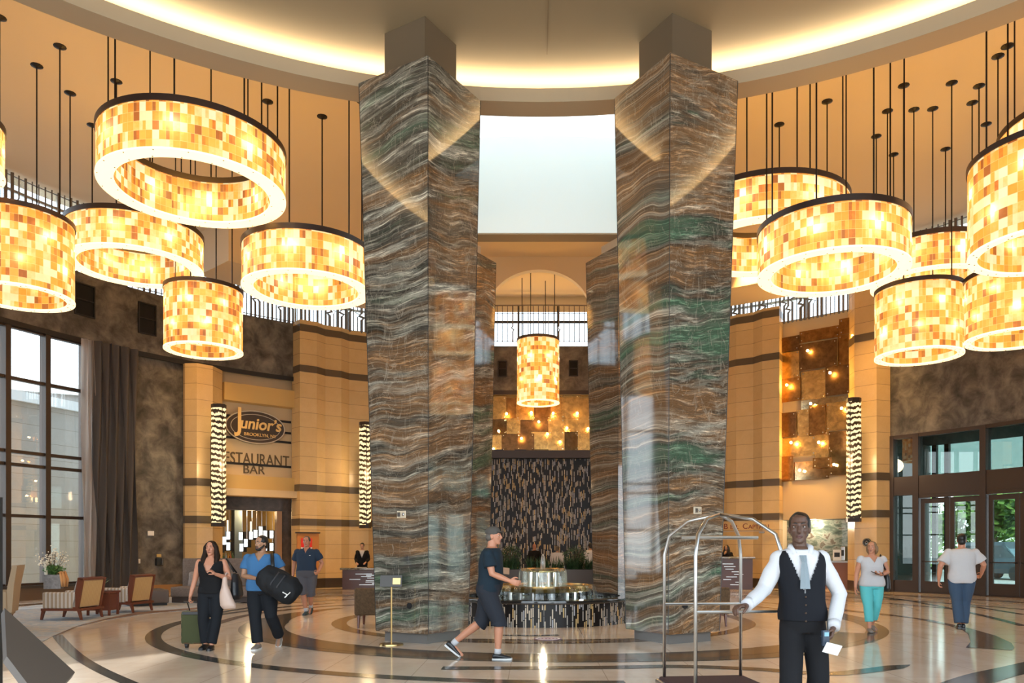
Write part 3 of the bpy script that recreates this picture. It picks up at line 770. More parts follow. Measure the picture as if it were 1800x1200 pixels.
# ------------------------------------------------------------------ the four granite pillars
def pillar(label, near_b, near_t, sgn, gm, Zt=9.3):
    t = thing('granite_pillar', label, 'pillar', (near_b[0], near_b[1], 0), group='banded granite pillars round the fountain')
    e1 = Vector((-0.86*sgn, 0.51)); e2 = Vector((0.51*sgn, 0.86))
    def quad(n, side, ins=0.0):
        n = Vector(n)+(e1+e2)*ins; s_ = side-2*ins
        q = [n, n+e1*s_, n+e1*s_+e2*s_, n+e2*s_]
        return [(p.x-near_b[0], p.y-near_b[1]) for p in q]
    zb = 0.165
    b = MB(); K = 14; secs = []
    qb, qt = quad(near_b, 1.08), quad(near_t, 1.46)
    for k in range(K+1):
        f = k/K; secs.append([(qb[i][0]*(1-f)+qt[i][0]*f, qb[i][1]*(1-f)+qt[i][1]*f, zb+(Zt-zb)*f) for i in range(4)])
    b.loft(secs); o = b.build('shaft', M[gm], t)
    # slab joints at the arrises and across the faces
    b = MB()
    for i in range(4): b.tube([(*qb[i], zb+0.01), (*qt[i], Zt-0.01)], 0.006, 5)
    b.build('corner_joint', M['black'], t)
    b = MB(); b.prism(quad(near_b, 1.08, 0.10), 0, zb+0.01); b.build('plinth', mat('grey_plinth', (0.16, 0.15, 0.14), 0.12), t)
    fr = near_b[1] < 15
    b = MB(); b.prism(quad(near_t, 1.46, 0.30), Zt-0.01, ZD-0.002 if fr else ZB); b.build('neck', M['neck'] if fr else M['ceil'], t)  # rear necks take the lighter ceiling colour to look lit
    return t
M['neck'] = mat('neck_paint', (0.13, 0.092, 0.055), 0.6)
pillar('grey banded granite pillar nearest the fountain on the striped armchairs side', (-1.65, 12.3), (-1.67, 12.4), 1, 'granite_a')
pillar('green and rust banded granite pillar beside the luggage cart', (2.10, 12.25), (2.145, 12.33), -1, 'granite_b')
pillar('granite pillar standing behind the fountain, half hidden by the grey front pillar', (-1.75, 20.05), (-1.77, 20.14), 1, 'granite_c')
pillar('granite pillar standing behind the fountain, half hidden by the green front pillar', (2.15, 20.05), (2.17, 20.14), -1, 'granite_d')

# ------------------------------------------------------------------ chandeliers of onyx tiles
M['rod'] = mat('black_rod', (0.02, 0.016, 0.014), 0.4, 0.5)
TG = {}
def tile_mat(N_, es, row):
    k = (N_, es, row)
    if k not in TG: TG[k] = tile_glow('amber_onyx_tiles_%d' % N_, N_, es, row, seed=len(TG)*1.7)
    return TG[k]
def chandelier(label, xl, xr, dist, yt, yb, kind, N_, rods, phase=0.0, rr=0.78, zc=ZC, glow=1.0):
    a1, a2 = atan((xl-CX)/F), atan((xr-CX)/F); am = (a1+a2)/2; dl = (a2-a1)/2
    R = dist*sin(dl); c = Vector((dist*sin(am), dist*cos(am), 0))
    Yn = (dist-R)*cos(am)
    z1 = EYE+(HY-yt)/F*Yn; z0 = EYE+(HY-yb)/F*Yn
    w = {'ring': 0.17*R, 'drum': 0.14}[kind]
    h = z1-z0; rim = 0.12 if kind == 'ring' else 0.10
    t = thing('ring_chandelier' if kind == 'ring' else 'drum_chandelier', label, 'chandelier', (c.x, c.y, z0), 0, 'amber tile chandeliers')
    nr = max(4, round((h-rim-0.03)/0.165)); row = (h-rim-0.03)/nr
    tm = tile_mat(N_, 0.74, round(row, 3)); tmi = tile_mat(int(N_*0.85), 0.74, round(row, 3))
    n = 72
    b = MB(); b.lathe([(R, 0.03), (R, h-rim)], n, closed=False); b.build('outer_shade', tm, t)
    b = MB(); b.lathe([(R-w, 0.03), (R-w, h-rim)], n, closed=False); b.build('inner_shade', tmi, t)
    b = MB(); b.lathe([(R-w-0.012, 0.0), (R+0.012, 0.0), (R+0.012, 0.035), (R-w-0.012, 0.035)], n)
    for k in range(18):
        for j, r in ((0, R-0.03), (1, R-w+0.03)):
            a = 2*pi*(k+0.25*j)/18; b.lathe([(0.0, -0.006), (0.014, -0.006), (0.014, 0.004), (0.0, 0.004)], 6, (r*sin(a), r*cos(a), 0), 1)
    b.build('diffuser', [M['diffuser'], M['screw']], t, angle=30)
    b = MB(); b.lathe([(R-0.05, h-rim), (R+0.02, h-rim), (R+0.02, h), (R-0.05, h)], n); b.lathe([(R-w-0.02, h-rim), (R-w+0.05, h-rim), (R-w+0.05, h), (R-w-0.02, h)], n)
    b.lathe([(R-w, h-0.012), (R, h-0.012), (R, h-0.002), (R-w, h-0.002)], n)
    b.build('rim', M['bronze'], t, angle=30)
    ra = (R-w/2) if kind == 'ring' else R*rr
    phase = am+2*pi/rods*0.27
    top = zc-z0
    for k in range(rods):
        a = phase+2*pi*k/rods; x, y = ra*sin(a), ra*cos(a)
        b = MB(); b.tube([(x, y, h-0.02), (x, y, top)], 0.017, 6); r_ = b.build('rod', M['rod'], t)
        b = MB(); b.lathe([(0.0, top-0.05), (0.05, top-0.045), (0.13, top-0.012), (0.13, top), (0.0, top)], 12, (x, y, 0)); b.build('canopy', M['rod'], r_)
        if kind == 'drum':
            b = MB(); b.tube([(x, y, h-0.03), (x*R/ra*0.97, y*R/ra*0.97, h-0.03)], 0.018, 5); b.build('spoke', M['rod'], t)
    # the lamps inside
    nb = 8 if kind == 'ring' else 7
    levels = (0.5,) if kind == 'ring' else ((0.33, 0.68))
    for lv in levels:
        for k in range(nb):
            a = phase+2*pi*(k+0.5*(lv > 0.5))/nb; r = R-w/2
            light('bulb', 'POINT', (r*sin(a), r*cos(a), h*lv), (8.0 if kind == 'ring' else 4.0)*glow, (1.0, 0.82, 0.55), 0.02, parent=t)
    light('uplight', 'POINT', (0, 0, h*0.9), 58*glow*(R if kind == 'ring' else 0.9), WARM, 0.25, parent=t)
    return t
chandelier('large ring chandelier of amber tiles, highest one left of the grey pillar', 167, 502, 17.4, 172, 268, 'ring', 92, 8, 0.3)
chandelier('ring chandelier of amber tiles hanging behind the drum at the left window', 110, 358, 22.2, 362, 433, 'ring', 76, 6, 0.5)
chandelier('tall drum chandelier of amber tiles hanging in front of the left windows', -72, 132, 20.3, 352, 500, 'drum', 44, 4, 0.6)
chandelier('small drum chandelier of amber tiles above the restaurant sign wall', 287, 427, 22.8, 487, 602, 'drum', 42, 4, 0.2)
chandelier('ring chandelier of amber tiles closest to the grey granite pillar', 424, 650, 19.3, 393, 475, 'ring', 72, 6, 0.1)
chandelier('ring chandelier of amber tiles cut off by the left edge of the photo', -210, 9, 18.0, 165, 262, 'ring', 76, 6, 0.2)
chandelier('narrow tall drum chandelier of amber tiles hanging behind the fountain', 909, 983, 31.4, 586, 702, 'drum', 34, 4, 0.35, zc=12.6, rr=0.85)
chandelier('ring chandelier of amber tiles half hidden by the green granite pillar', 1200, 1496, 19.5, 297, 381, 'ring', 90, 8, 0.15)
chandelier('large ring chandelier of amber tiles in front of the bronze glass artwork', 1332, 1603, 17.2, 344, 437, 'ring', 74, 8, 0.4)
chandelier('ring chandelier of amber tiles hanging behind the small drum by the doors', 1530, 1748, 23.0, 402, 469, 'ring', 72, 6, 0.1)
chandelier('small drum chandelier of amber tiles by the pilaster next to the doors', 1537, 1696, 21.2, 485, 611, 'drum', 42, 4, 0.15)
chandelier('drum chandelier of amber tiles low over the glass entrance doors', 1694, 1882, 21.0, 458, 578, 'drum', 42, 4, 0.5)
chandelier('wide drum chandelier of amber tiles high at the right edge of the photo', 1700, 2020, 16.0, 212, 395, 'drum', 52, 6, 0.3)
chandelier('uppermost ring chandelier of amber tiles behind the wide drum at right edge', 1752, 2100, 19.6, 148, 232, 'ring', 84, 8, 0.3)

# recessed downlights that wash the stone pilasters, sign wall and back wall
M['lamp'] = mat('lit_lamp_lens', (1, 0.9, 0.7), 0.4, emit=(1.0, 0.82, 0.52), es=6.0)
def downlight(px, R, z, energy, aim_px, aim_R, aim_z, label, ang=46, col=(1.0, 0.56, 0.16)):
    p = onwall(px, R); q = onwall(aim_px, aim_R); q.z = aim_z
    t = thing('ceiling_downlight', label, 'light', (p.x, p.y, z), group='recessed ceiling downlights')
    b = MB(); b.lathe([(0.06, -0.012), (0.10, -0.012), (0.10, 0.0), (0.06, 0.0)], 16); b.build('trim_ring', M['white'], t)
    b = MB(); b.lathe([(0.0, -0.006), (0.062, -0.006), (0.062, 0.0), (0.0, 0.0)], 16); b.build('lens', M['lamp'], t)
    d = Vector((q.x-p.x, q.y-p.y, aim_z-z)); rot = d.to_track_quat('-Z', 'Y').to_euler()
    light('spot', 'SPOT', (0, 0, -0.05), energy, col, 0.08, rot=rot, parent=t, spot_size=radians(ang), spot_blend=0.9)
downlight(585, 13.2, ZC, 2600, 575, 16.2, 5.0, 'round ceiling downlight over the pilaster right of the restaurant', 50)
downlight(450, 13.2, ZC, 1500, 450, 16.4, 5.5, 'round ceiling downlight over the restaurant sign wall', 50)
downlight(350, 13.0, ZC, 1500, 355, 16.0, 4.0, 'round ceiling downlight over the pilaster left of the restaurant', 46)
downlight(1320, 13.2, ZC, 3000, 1320, 16.2, 5.0, 'round ceiling downlight over the bell captain pilaster', 50)
downlight(1430, 13.2, ZC, 1100, 1430, 16.4, 4.5, 'round ceiling downlight over the cream artwork wall', 50)
downlight(1530, 13.0, ZC, 2100, 1530, 16.0, 5.0, 'round ceiling downlight over the pilaster beside the doors', 46)
downlight(955, 13.0, ZC, 1300, 950, 17.0, 3.5, 'round ceiling downlight facing the mosaic wall', 60)
# ------------------------------------------------------------------ text
def text(name, body, loc, a, size, mat_, parent=None, extrude=0.012, align='CENTER', shear=0.0, sx=1.0, bevel=0.0):
    c = bpy.data.curves.new(name, 'FONT'); c.body = body; c.size = size; c.extrude = extrude; c.align_x = align; c.align_y = 'CENTER'
    c.shear = shear; c.bevel_depth = bevel; c.resolution_u = 4
    tmp = bpy.data.objects.new(name, c); COL.objects.link(tmp)
    dg = bpy.context.evaluated_depsgraph_get(); me = bpy.data.meshes.new_from_object(tmp.evaluated_get(dg))
    bpy.data.objects.remove(tmp); me.materials.clear(); me.materials.append(mat_)
    o = bpy.data.objects.new(name, me); COL.objects.link(o); o.location = loc; o.rotation_euler = (pi/2, 0, -a); o.scale = (sx, 1, 1)
    if parent: o.parent = parent
    return o
def frame_at(px, R):            # origin on the wall and its turn
    p = onwall(px, R); return p, atan2(p.x-RC[0], p.y-RC[1])

# ------------------------------------------------------------------ restaurant front
RS = RR+0.15
a0, a1 = AN(391), AN(515)
def zz(py, px=450): return ZW(px, py, RS)
mb = MB(); chord(mb, a0, AN(523), RS+0.2, 0.3, zz(870), ZF0+0.3); struct('wall_restaurant_sign', mb, M['wallcream'])
mb = MB(); chord(mb, a0, a1, RS-0.12, 0.5, zz(712), zz(682)); struct('trim_12', mb, M['wallgold'])
mb = MB(); chord(mb, a0, a1, RS-0.12, 0.5, zz(862), zz(838)); struct('trim_13', mb, M['wallgold'])
mb = MB(); chord(mb, a0, a1, RS-0.22, 0.7, zz(874), zz(862)); struct('trim_14', mb, M['wallcream'])
aj = AN(498)
mb = MB(); chord(mb, a0, a1, RS+0.2, 0.3, zz(897), zz(872)); chord(mb, aj, a1, RS+0.2, 0.3, 0, zz(897)); struct('wall_restaurant_header', mb, M['walldark'])
mb = MB(); ringwall(mb, AN(489), aj, RS, RS+0.25, 0, zz(897)); struct('trim_15', mb, mat('copper_jamb', (0.33, 0.20, 0.11), 0.4))
mb = MB(); ringwall(mb, a0-0.05, a1+0.02, 21.8, 22.0, 0, 4.2); struct('wall_restaurant_back', mb, mat('ochre_wall', (0.42, 0.29, 0.13), 0.7))
mb = MB(); ringwall(mb, a0-0.05, a1+0.02, RS+0.4, 22.0, 3.35, 3.5); struct('ceiling_restaurant', mb, mat('grey_restaurant_ceiling', (0.32, 0.36, 0.38), 0.8))
mb = MB(); ringwall(mb, a0-0.06, a0-0.045, RS+0.4, 22.0, 0, 3.4); ringwall(mb, a1+0.012, a1+0.025, RS+0.4, 22.0, 0, 3.4); struct('wall_restaurant_sides', mb, M['wallgold'])
mb = MB(); ringwall(mb, a0-0.05, a1+0.02, RS+0.35, 22.0, -0.12, -0.002); struct('floor_restaurant', mb, mat('dark_restaurant_floor', (0.10, 0.07, 0.05), 0.3))
p, a = frame_at(440, 19.0)
light('restaurant_light', 'POINT', (p.x, p.y, 3.0), 80, WARM2, 0.2)
b = MB(); rbox_at(b, AN(416, 19.4), 19.4, 0.4, 0.30, 0, 3.35); tag(b.build('square_post', mat('blue_grey_post', (0.22, 0.28, 0.29), 0.5)), 'blue grey square post inside the restaurant among lit panels', 'post', kind='thing')
M['menu_glow'] = mottled('lit_picture', [(0.3, (0.15, 0.2, 0.3)), (0.5, (0.7, 0.8, 0.85)), (0.7, (0.95, 0.97, 1.0))], 6, 0.4)
nt = M['menu_glow'].node_tree; bs = nt.nodes['Principled BSDF']
nt.links.new([x for x in nt.nodes if x.type == 'VALTORGB'][0].outputs[0], bs.inputs['Emission Color']); bs.inputs['Emission Strength'].default_value = 1.0
screens = [(395, 950, 'second from left in the upper row'), (402, 941, 'left of the post, upper row'), (402, 960, 'left of the post, lower row'), (424, 942, 'first right of the post, upper row'),
           (425, 962, 'first right of the post, lower row'), (433, 954, 'set low between two rows right of the post'), (442, 941, 'above the man carrying the bag, upper row'), (450, 938, 'just above the dark hair, upper row'),
           (459, 937, 'tallest of the upper row'), (467, 939, 'second from the right in the upper row'), (478, 939, 'last in the upper row'), (467, 961, 'second from the right in the lower row'), (478, 961, 'last in the lower row'), (487, 960, 'tall white one by the copper jamb'), (386, 958, 'tall white one beside the zebra sconce')]
for px, py, s_ in screens:
    p, a = frame_at(px, 19.2); z = ZW(px, py, 19.2); h = 0.36 if 'tall' not in s_ else 0.6
    t = thing('display_panel', 'small lit display panel inside the restaurant, '+s_, 'display', (p.x, p.y, z), -a, 'lit display panels in the restaurant')
    b = MB(); b.box((0.05, 0.08, 0), (0.30, 0.16, h)); b.build('case', M['black'], t)
    b = MB(); b.box((-0.02, -0.006, 0), (0.15, 0.012, h-0.04)); b.build('screen', M['menu_glow'], t)
    b = MB(); b.tube([(0.05, 0.08, h/2-0.01), (0.05, 0.08, 3.36-z)], 0.008, 5); b.build('hanger', M['steel'], t)
for px, py, nm in ((400, 924, 'nearest the zebra sconce'), (441, 926, 'over the man carrying the bag')):
    p, a = frame_at(px, 18.6); z = ZW(px, py, 18.6)
    t = thing('tube_pendant', 'thin lit tube pendant lamp in the restaurant, '+nm, 'lamp', (p.x, p.y, z), 0, 'tube pendants in the restaurant')
    b = MB(); b.tube([(0, 0, -0.22), (0, 0, 0.22)], 0.03, 8); b.build('tube', mat('lit_tube', (0.9, 0.9, 0.8), 0.4, emit=(1, 0.85, 0.6), es=1.5), t)
    b = MB(); b.tube([(0, 0, 0.21), (0, 0, 3.36-z)], 0.006, 5); b.build('cord', M['black'], t)
p, a = frame_at(425, 18.8); L_ = 3.4
t = thing('bar_counter', 'long bar counter inside the restaurant opening', 'counter', (p.x, p.y, 0), -a)
b = MB(); b.box((0, 0, 0.5), (L_, 0.6, 1.0)); b.build('front', mat('counter_wood', (0.14, 0.07, 0.035), 0.35), t)
b = MB(); b.box((0, 0, 1.03), (L_+0.1, 0.75, 0.06)); b.build('counter_top', M['walldark'], t)
rnd = random.Random(4)
bc = [((0.55, 0.12, 0.04), 'red'), ((0.60, 0.30, 0.08), 'amber'), ((0.50, 0.55, 0.55), 'clear'), ((0.12, 0.20, 0.08), 'green')]
for k, px in enumerate((388, 392.5, 397, 401, 405, 409)):
    p, a = frame_at(px, 18.75); col, cn = bc[(k*3) % 4]; h = rnd.uniform(0.26, 0.36)
    b = MB(); b.lathe([(0, 0), (0.045, 0), (0.045, h*0.55), (0.018, h*0.72), (0.016, h), (0, h)], 10)
    o = b.build('liquor_bottle', mat('bottle_%s_%d' % (cn, k), col, 0.1), None, True, loc=(p.x, p.y, 1.06))
    tag(o, cn+' glass bottle on the bar counter, %s from the zebra sconce' % ('first', 'second', 'third', 'fourth', 'fifth', 'sixth')[k], 'bottle', 'bottles on the restaurant bar', 'thing')

# sign: oval with lettering, and bars
M['letter'] = mat('sign_letter_bronze', (0.14, 0.10, 0.055), 0.45, 0.4)
M['letter_gold'] = mat('sign_gold', (0.86, 0.58, 0.22), 0.4)
p, a = frame_at(448, RS-0.13); zo = ZW(446, 752, RS)
t = thing('restaurant_sign', 'dark oval restaurant sign with gold script lettering on the cream wall', 'sign', (p.x, p.y, zo), -a)
def oval(mb, rx, rz, y0, y1, n=48, x=0.0, z=0.0):
    secs = [[(x+rx*cos(2*pi*k/n), y, z+rz*sin(2*pi*k/n)) for k in range(n)] for y in (y0, y1)]
    mb.loft(secs)
b = MB(); oval(b, 1.13, 0.62, -0.10, 0.02); b.build('sign_board', mat('sign_brown', (0.055, 0.038, 0.028), 0.35), t)
b = MB()
n = 60
ring = [Vector((0.93*cos(2*pi*k/n), -0.108, 0.47*sin(2*pi*k/n))) for k in range(n)]
b.tube(ring+[ring[0]], 0.012, 5, caps=False); 
ring = [Vector((1.11*cos(2*pi*k/n), -0.10, 0.60*sin(2*pi*k/n))) for k in range(n)]
b.tube(ring+[ring[0]], 0.022, 5, caps=False); b.build('border', mat('sign_border', (0.55, 0.50, 0.42), 0.4), t)
def lett(body, x, z, size, m_, name='lettering', shear=0.0, sx=1.0, bevel=0.0, ext=0.02):
    o = text(name, body, (x, -0.125, z), 0, size, m_, t, extrude=ext, shear=shear, sx=sx, bevel=bevel); return o
lett('J', -0.62, 0.22, 1.15, M['letter_gold'], bevel=0.012, sx=0.85)
lett('unior\u2019s', 0.17, 0.10, 0.60, M['letter_gold'], shear=0.18, bevel=0.012, sx=0.95)
lett('BROOKLYN, NY', 0.16, -0.29, 0.17, M['letter_gold'], ext=0.01)
def loose_text(name, body, px, py, size, R, label, m_, cat='sign', ext=0.03, sx=1.0):
    p, a = frame_at(px, R); z = ZW(px, py, R)
    o = text(name, body, (p.x, p.y, z), a, size, m_, None, extrude=ext, sx=sx)
    tag(o, label, cat, kind='thing'); return o
loose_text('sign_lettering', 'RESTAURANT', 446, 808, 0.62, RS-0.02, 'bronze capital lettering reading RESTAURANT on the cream sign wall', M['letter'], sx=0.72)
loose_text('sign_lettering', 'BAR', 446, 826, 0.46, RS-0.02, 'bronze capital lettering reading BAR under the word RESTAURANT', M['letter'])
for py, w_, pos in ((737, 1, 'uppermost bar, level with the top of the oval sign'), (757, 1, 'middle bar behind the oval sign'), (774, 1, 'lowest bar behind the oval sign'), (818, 1, 'bar between the words RESTAURANT and BAR')):
    b = MB(); z = ZW(452, py-1, RS); chord(b, a0+0.002, a1-0.002, RS+0.02, 0.08, z-0.04, z+0.04)
    tag(b.build('sign_bar', M['black']), 'thin black horizontal sign bar, '+pos, 'bar', 'black bars on the restaurant sign wall', 'thing')

# ------------------------------------------------------------------ zebra sconces
M['zebra'] = zebra('zebra_lamp_shade', 1.35)
def sconce(px, R, y0, y1, label, w=0.225):
    p, a = frame_at(px, R); z1, z0 = ZW(px, y0, R), ZW(px, y1, R); h = z1-z0
    t = thing('wall_sconce', label, 'wall lamp', (p.x, p.y, z0), -a, 'striped tall wall sconces')
    prof = [(-w, 0.12), (-w, -0.06), (-w*0.35, -0.24), (w*0.35, -0.24), (w, -0.06), (w, 0.12)]
    b = MB(); b.prism(prof, 0.12, h-0.12); b.build('shade', M['zebra'], t)
    g = [(x*1.05, y*1.05 if y < 0 else y) for x, y in prof]
    for z_0, z_1 in ((0, 0.13), (h-0.13, h)):
        b = MB(); b.prism(g, z_0, z_1); b.build('end_cap', M['bronze'], t)
    b = MB(); b.box((0, -0.245, h/2), (0.02, 0.02, h-0.2)); b.build('centre_strip', M['bronze'], t)
    b = MB(); b.box((0, 0.30, h/2), (0.16, 0.40, h*0.5)); b.build('wall_bracket', M['bronze'], t)
    light('sconce_light', 'POINT', (0, -0.6, h/2), 60, WARM2, 0.25, parent=t)
sconce(385, 15.35, 711, 925, 'tall striped lit sconce left of the restaurant opening')
sconce(642, 15.75, 742, 928, 'tall striped lit sconce tucked beside the grey granite pillar', 0.21)
sconce(1500, 15.35, 700, 917, 'tall striped lit sconce between the bronze artwork and the doors')

# ------------------------------------------------------------------ bronze mirrored glass artworks
M['bulb'] = mat('lit_bulb', (1, 0.8, 0.5), 0.3, emit=(1.0, 0.70, 0.30), es=22.0)
def bronze_glass(name, c, rough):
    return mottled(name, [(0.3, tuple(k*0.55 for k in c)), (0.6, c), (0.8, tuple(min(1, k*1.5) for k in c))], 5, rough, 6, metal=1.0)
BG = [bronze_glass('bronze_mirror_brown', (0.34, 0.17, 0.055), 0.30), bronze_glass('bronze_mirror_gold', (0.70, 0.43, 0.15), 0.26), bronze_glass('bronze_mirror_dark', (0.20, 0.11, 0.05), 0.32), bronze_glass('bronze_mirror_clear', (0.80, 0.60, 0.34), 0.10)]
def artwork(label, px0, px1, py0, py1, R, panels, bulbs, origin=None, flatY=None):
    pm = (px0+px1)/2
    if flatY: c = at(pm, 0, flatY); c.z = 0; a = 0.0
    else: c, a = frame_at(pm, R)
    sc = c.y/F
    def loc(px, py): return ((px-pm)*sc/max(cos(a), 0.3), EYE+(HY-py)*sc)
    zb = loc(pm, py1)[1]
    t = thing('glass_artwork', label, 'artwork', (c.x, c.y, zb), -a)
    for i, (x0, y0, x1, y1, m_, dep) in enumerate(panels):
        (u0, v0), (u1, v1) = loc(x0, y0), loc(x1, y1)
        b = MB(); b.box(((u0+u1)/2, -dep, (v0+v1)/2-zb), (abs(u1-u0), 0.02, abs(v1-v0)))
        for u in (u0+0.08, u1-0.08):
            for v in (v0-0.08, v1+0.08): b.ell((u, -dep-0.015, v-zb), (0.022, 0.012, 0.022), 8, 5, 1)
        b.build('glass_panel', [BG[m_], M['steel']], t)
    for i, (x, y, e) in enumerate(bulbs):
        u, v = loc(x+(0 if flatY else 5), y)
        b = MB(); b.ell((u, -0.30, v-zb), (0.05, 0.05, 0.05), 12, 8); b.build('bulb', M['bulb'], t, True)
        b = MB(); b.tube([(u, -0.27, v-zb), (u, 0, v-zb)], 0.012, 5); b.build('bulb_stem', M['brass'], t)
        light('bulb_light', 'POINT', (u, -0.38, v-zb), e*2.2, WARM, 0.04, parent=t)
    return t
pan = [(1383, 586, 1412, 612, 2, .14), (1412, 580, 1466, 600, 0, .08), (1466, 571, 1484, 598, 0, .14), (1383, 612, 1412, 660, 1, .08), (1413, 604, 1464, 650, 2, .20), (1464, 598, 1484, 650, 0, .10),
       (1382, 660, 1414, 702, 0, .14), (1414, 652, 1448, 702, 1, .08), (1448, 650, 1480, 700, 2, .14), (1414, 702, 1482, 718, 3, .06), (1377, 721, 1408, 765, 2, .16), (1408, 718, 1426, 766, 1, .08), (1426, 714, 1448, 766, 0, .18), (1448, 712, 1482, 760, 1, .10),
       (1380, 766, 1434, 800, 1, .06), (1434, 760, 1452, 812, 1, .14), (1450, 762, 1482, 794, 3, .10), (1379, 799, 1404, 844, 0, .16), (1404, 810, 1452, 842, 3, .06), (1453, 792, 1481, 838, 3, .16), (1432, 806, 1456, 824, 0, .22)]
artwork('tall bronze mirror glass artwork with small bulbs on the cream wall', 1377, 1484, 571, 844, RR-0.06, pan,
        [(1421, 618, 16), (1480, 605, 16), (1392, 673, 16), (1451, 662, 16), (1466, 725, 16), (1398, 776, 16), (1436, 780, 16), (1410, 826, 12), (1456, 820, 12), (1425, 711, 8)])
rnd = random.Random(21); pan = []
y = 698
cols = [862, 887, 912, 938, 964, 990, 1014, 1038]
for r, (ya, yb) in enumerate(((697, 738), (736, 764), (760, 792))):
    for k in range(7):
        pan.append((cols[k]-rnd.uniform(0, 5), ya+rnd.uniform(-3, 3), cols[k+1]+rnd.uniform(0, 5), yb+rnd.uniform(-2, 2), rnd.choice((0, 1, 1, 2, 3)), rnd.uniform(0.04, 0.22)))
artwork('row of bronze mirror glass panels with bulbs above the mosaic wall', 862, 1038, 697, 792, 0, pan,
        [(891, 729, 22), (934, 727, 22), (972, 728, 22), (1014, 728, 22), (877, 759, 18), (947, 743, 22), (996, 754, 20), (917, 772, 22), (962, 764, 18), (1033, 755, 18), (868, 790, 14), (984, 778, 14)], flatY=YB+0.36)
# strip lamps on the niche ledge
for px, s_ in ((875, 'left'), (915, 'right')):
    p = at(px, 793, YB); b = MB(); b.box((0, 0, 0.03), (0.5, 0.06, 0.06)); tag(b.build('ledge_lamp', M['black'], loc=(p.x, YB-0.15, zl1)), 'slim black lamp bar lying on the ledge above the mosaic, %s one' % s_, 'lamp', kind='thing')

# black vent boxes in the bronze frieze
def vent(px, py0, py1, w_, label, flatY=None):
    if flatY: p = at(px, 0, flatY); p.z = 0; a = 0
    else: p, a = frame_at(px, RR-0.12)
    z1, z0 = EYE+(HY-py0)/F*p.y, EYE+(HY-py1)/F*p.y
    t = thing('wall_speaker', label, 'speaker', (p.x, p.y, z0), -a, 'black two-part wall openings')
    h = z1-z0
    b = MB(); b.box((-w_/2, 0, h/2), (0.04, 0.06, h)); b.box((w_/2, 0, h/2), (0.04, 0.06, h)); b.box((0, 0, 0.02), (w_, 0.06, 0.04)); b.box((0, 0, h-0.02), (w_, 0.06, 0.04)); b.box((0, 0, h/2), (w_, 0.06, 0.03)); b.build('frame', M['black'], t)
    b = MB(); b.box((0, 0.02, h/2), (w_-0.04, 0.02, h-0.04)); b.build('grille', mat('speaker_cloth', (0.008, 0.008, 0.008), 0.9), t)
vent(149, 499, 556, 0.62, 'black two-part opening in the bronze frieze above the curtain')
vent(259, 533, 588, 0.58, 'black two-part opening in the bronze frieze nearest the small drum chandelier')
vent(883, 634, 662, 0.36, 'black two-part opening on the wall left of the narrow drum chandelier', YB+0.08)
vent(1008, 633, 661, 0.36, 'black two-part opening on the wall right of the narrow drum chandelier', YB+0.08)

# small wall fittings
def plate(name, label, px, py, w_, h_, R, m_, cat, d=0.03):
    p, a = frame_at(px, R); z = ZW(px, py, R); b = MB(); b.rbox((0, 0, 0), (w_, d, h_), 0.008)
    o = b.build(name, m_, loc=(p.x, p.y, z)); o.rotation_euler = (0, 0, -a); tag(o, label, cat, kind='thing'); return o
plate('control_panel', 'small white control panel on the bronze plaster wall', 265, 937, 0.22, 0.16, RR-0.02, M['white'], 'control')
plate('light_switch', 'small white switch plate low on the plaster wall beside the curtain', 244, 986, 0.10, 0.16, RR-0.02, M['white'], 'switch')
p, a = frame_at(280, RR-0.06)
t = thing('wall_telephone', 'black wall box with a yellow card above it on the plaster wall', 'telephone', (p.x, p.y, ZW(280, 987)), -a)
b = MB(); b.rbox((0, 0, 0), (0.24, 0.14, 0.26), 0.02); b.build('body', M['black'], t)
b = MB(); b.rbox((0, 0.03, 0.21), (0.16, 0.03, 0.10), 0.01); b.build('card', M['wallgold'], t)
b = MB(); b.rbox((0.07, -0.085, 0), (0.05, 0.04, 0.22), 0.015); b.build('handset', mat('grey_plastic', (0.10, 0.10, 0.10), 0.4), t)
# round black sign on the pilaster by the doors
p, a = frame_at(1524, 15.80)
t = thing('round_sign', 'round black sign on the pilaster above the woman in turquoise trousers', 'sign', (p.x, p.y, ZW(1524, 953, 15.8)), -a)
b = MB(); oval(b, 0.15, 0.15, -0.03, 0.02, 28); b.build('sign_disc', M['black'], t)
b = MB(); 
ring = [Vector((0.13*cos(2*pi*k/28), -0.033, 0.13*sin(2*pi*k/28))) for k in range(28)]; b.tube(ring+[ring[0]], 0.006, 4, caps=False)
b.tube([(-0.06, -0.035, -0.02), (0.0, -0.035, 0.05), (0.06, -0.035, -0.02)], 0.010, 4); b.box((0, -0.033, -0.05), (0.10, 0.01, 0.02)); b.build('sign_mark', M['steel'], t)
# bell captain sign
p, a = frame_at(1311, 15.74); z = ZW(1311, 925, 15.74)
t = thing('counter_sign', 'raised dark red lettering reading BELL CAPTAIN on the stone pilaster', 'sign', (p.x, p.y, z), -a)
ml = mat('sign_red', (0.16, 0.025, 0.02), 0.4)
for ch, x, s_ in (('B', -0.78, 0.30), ('ELL', -0.44, 0.23), ('C', -0.02, 0.30), ('APTAIN', 0.50, 0.23)):
    text('lettering', ch, (x, -0.02, 0.0 if s_ > 0.28 else -0.022), 0, s_, ml, t, extrude=0.012)
b = MB(); b.box((0.12, 0, -0.18), (2.0, 0.03, 0.02)); b.box((0.62, -0.03, -0.24), (0.20, 0.06, 0.06)); b.build('rail', M['steel'], t)
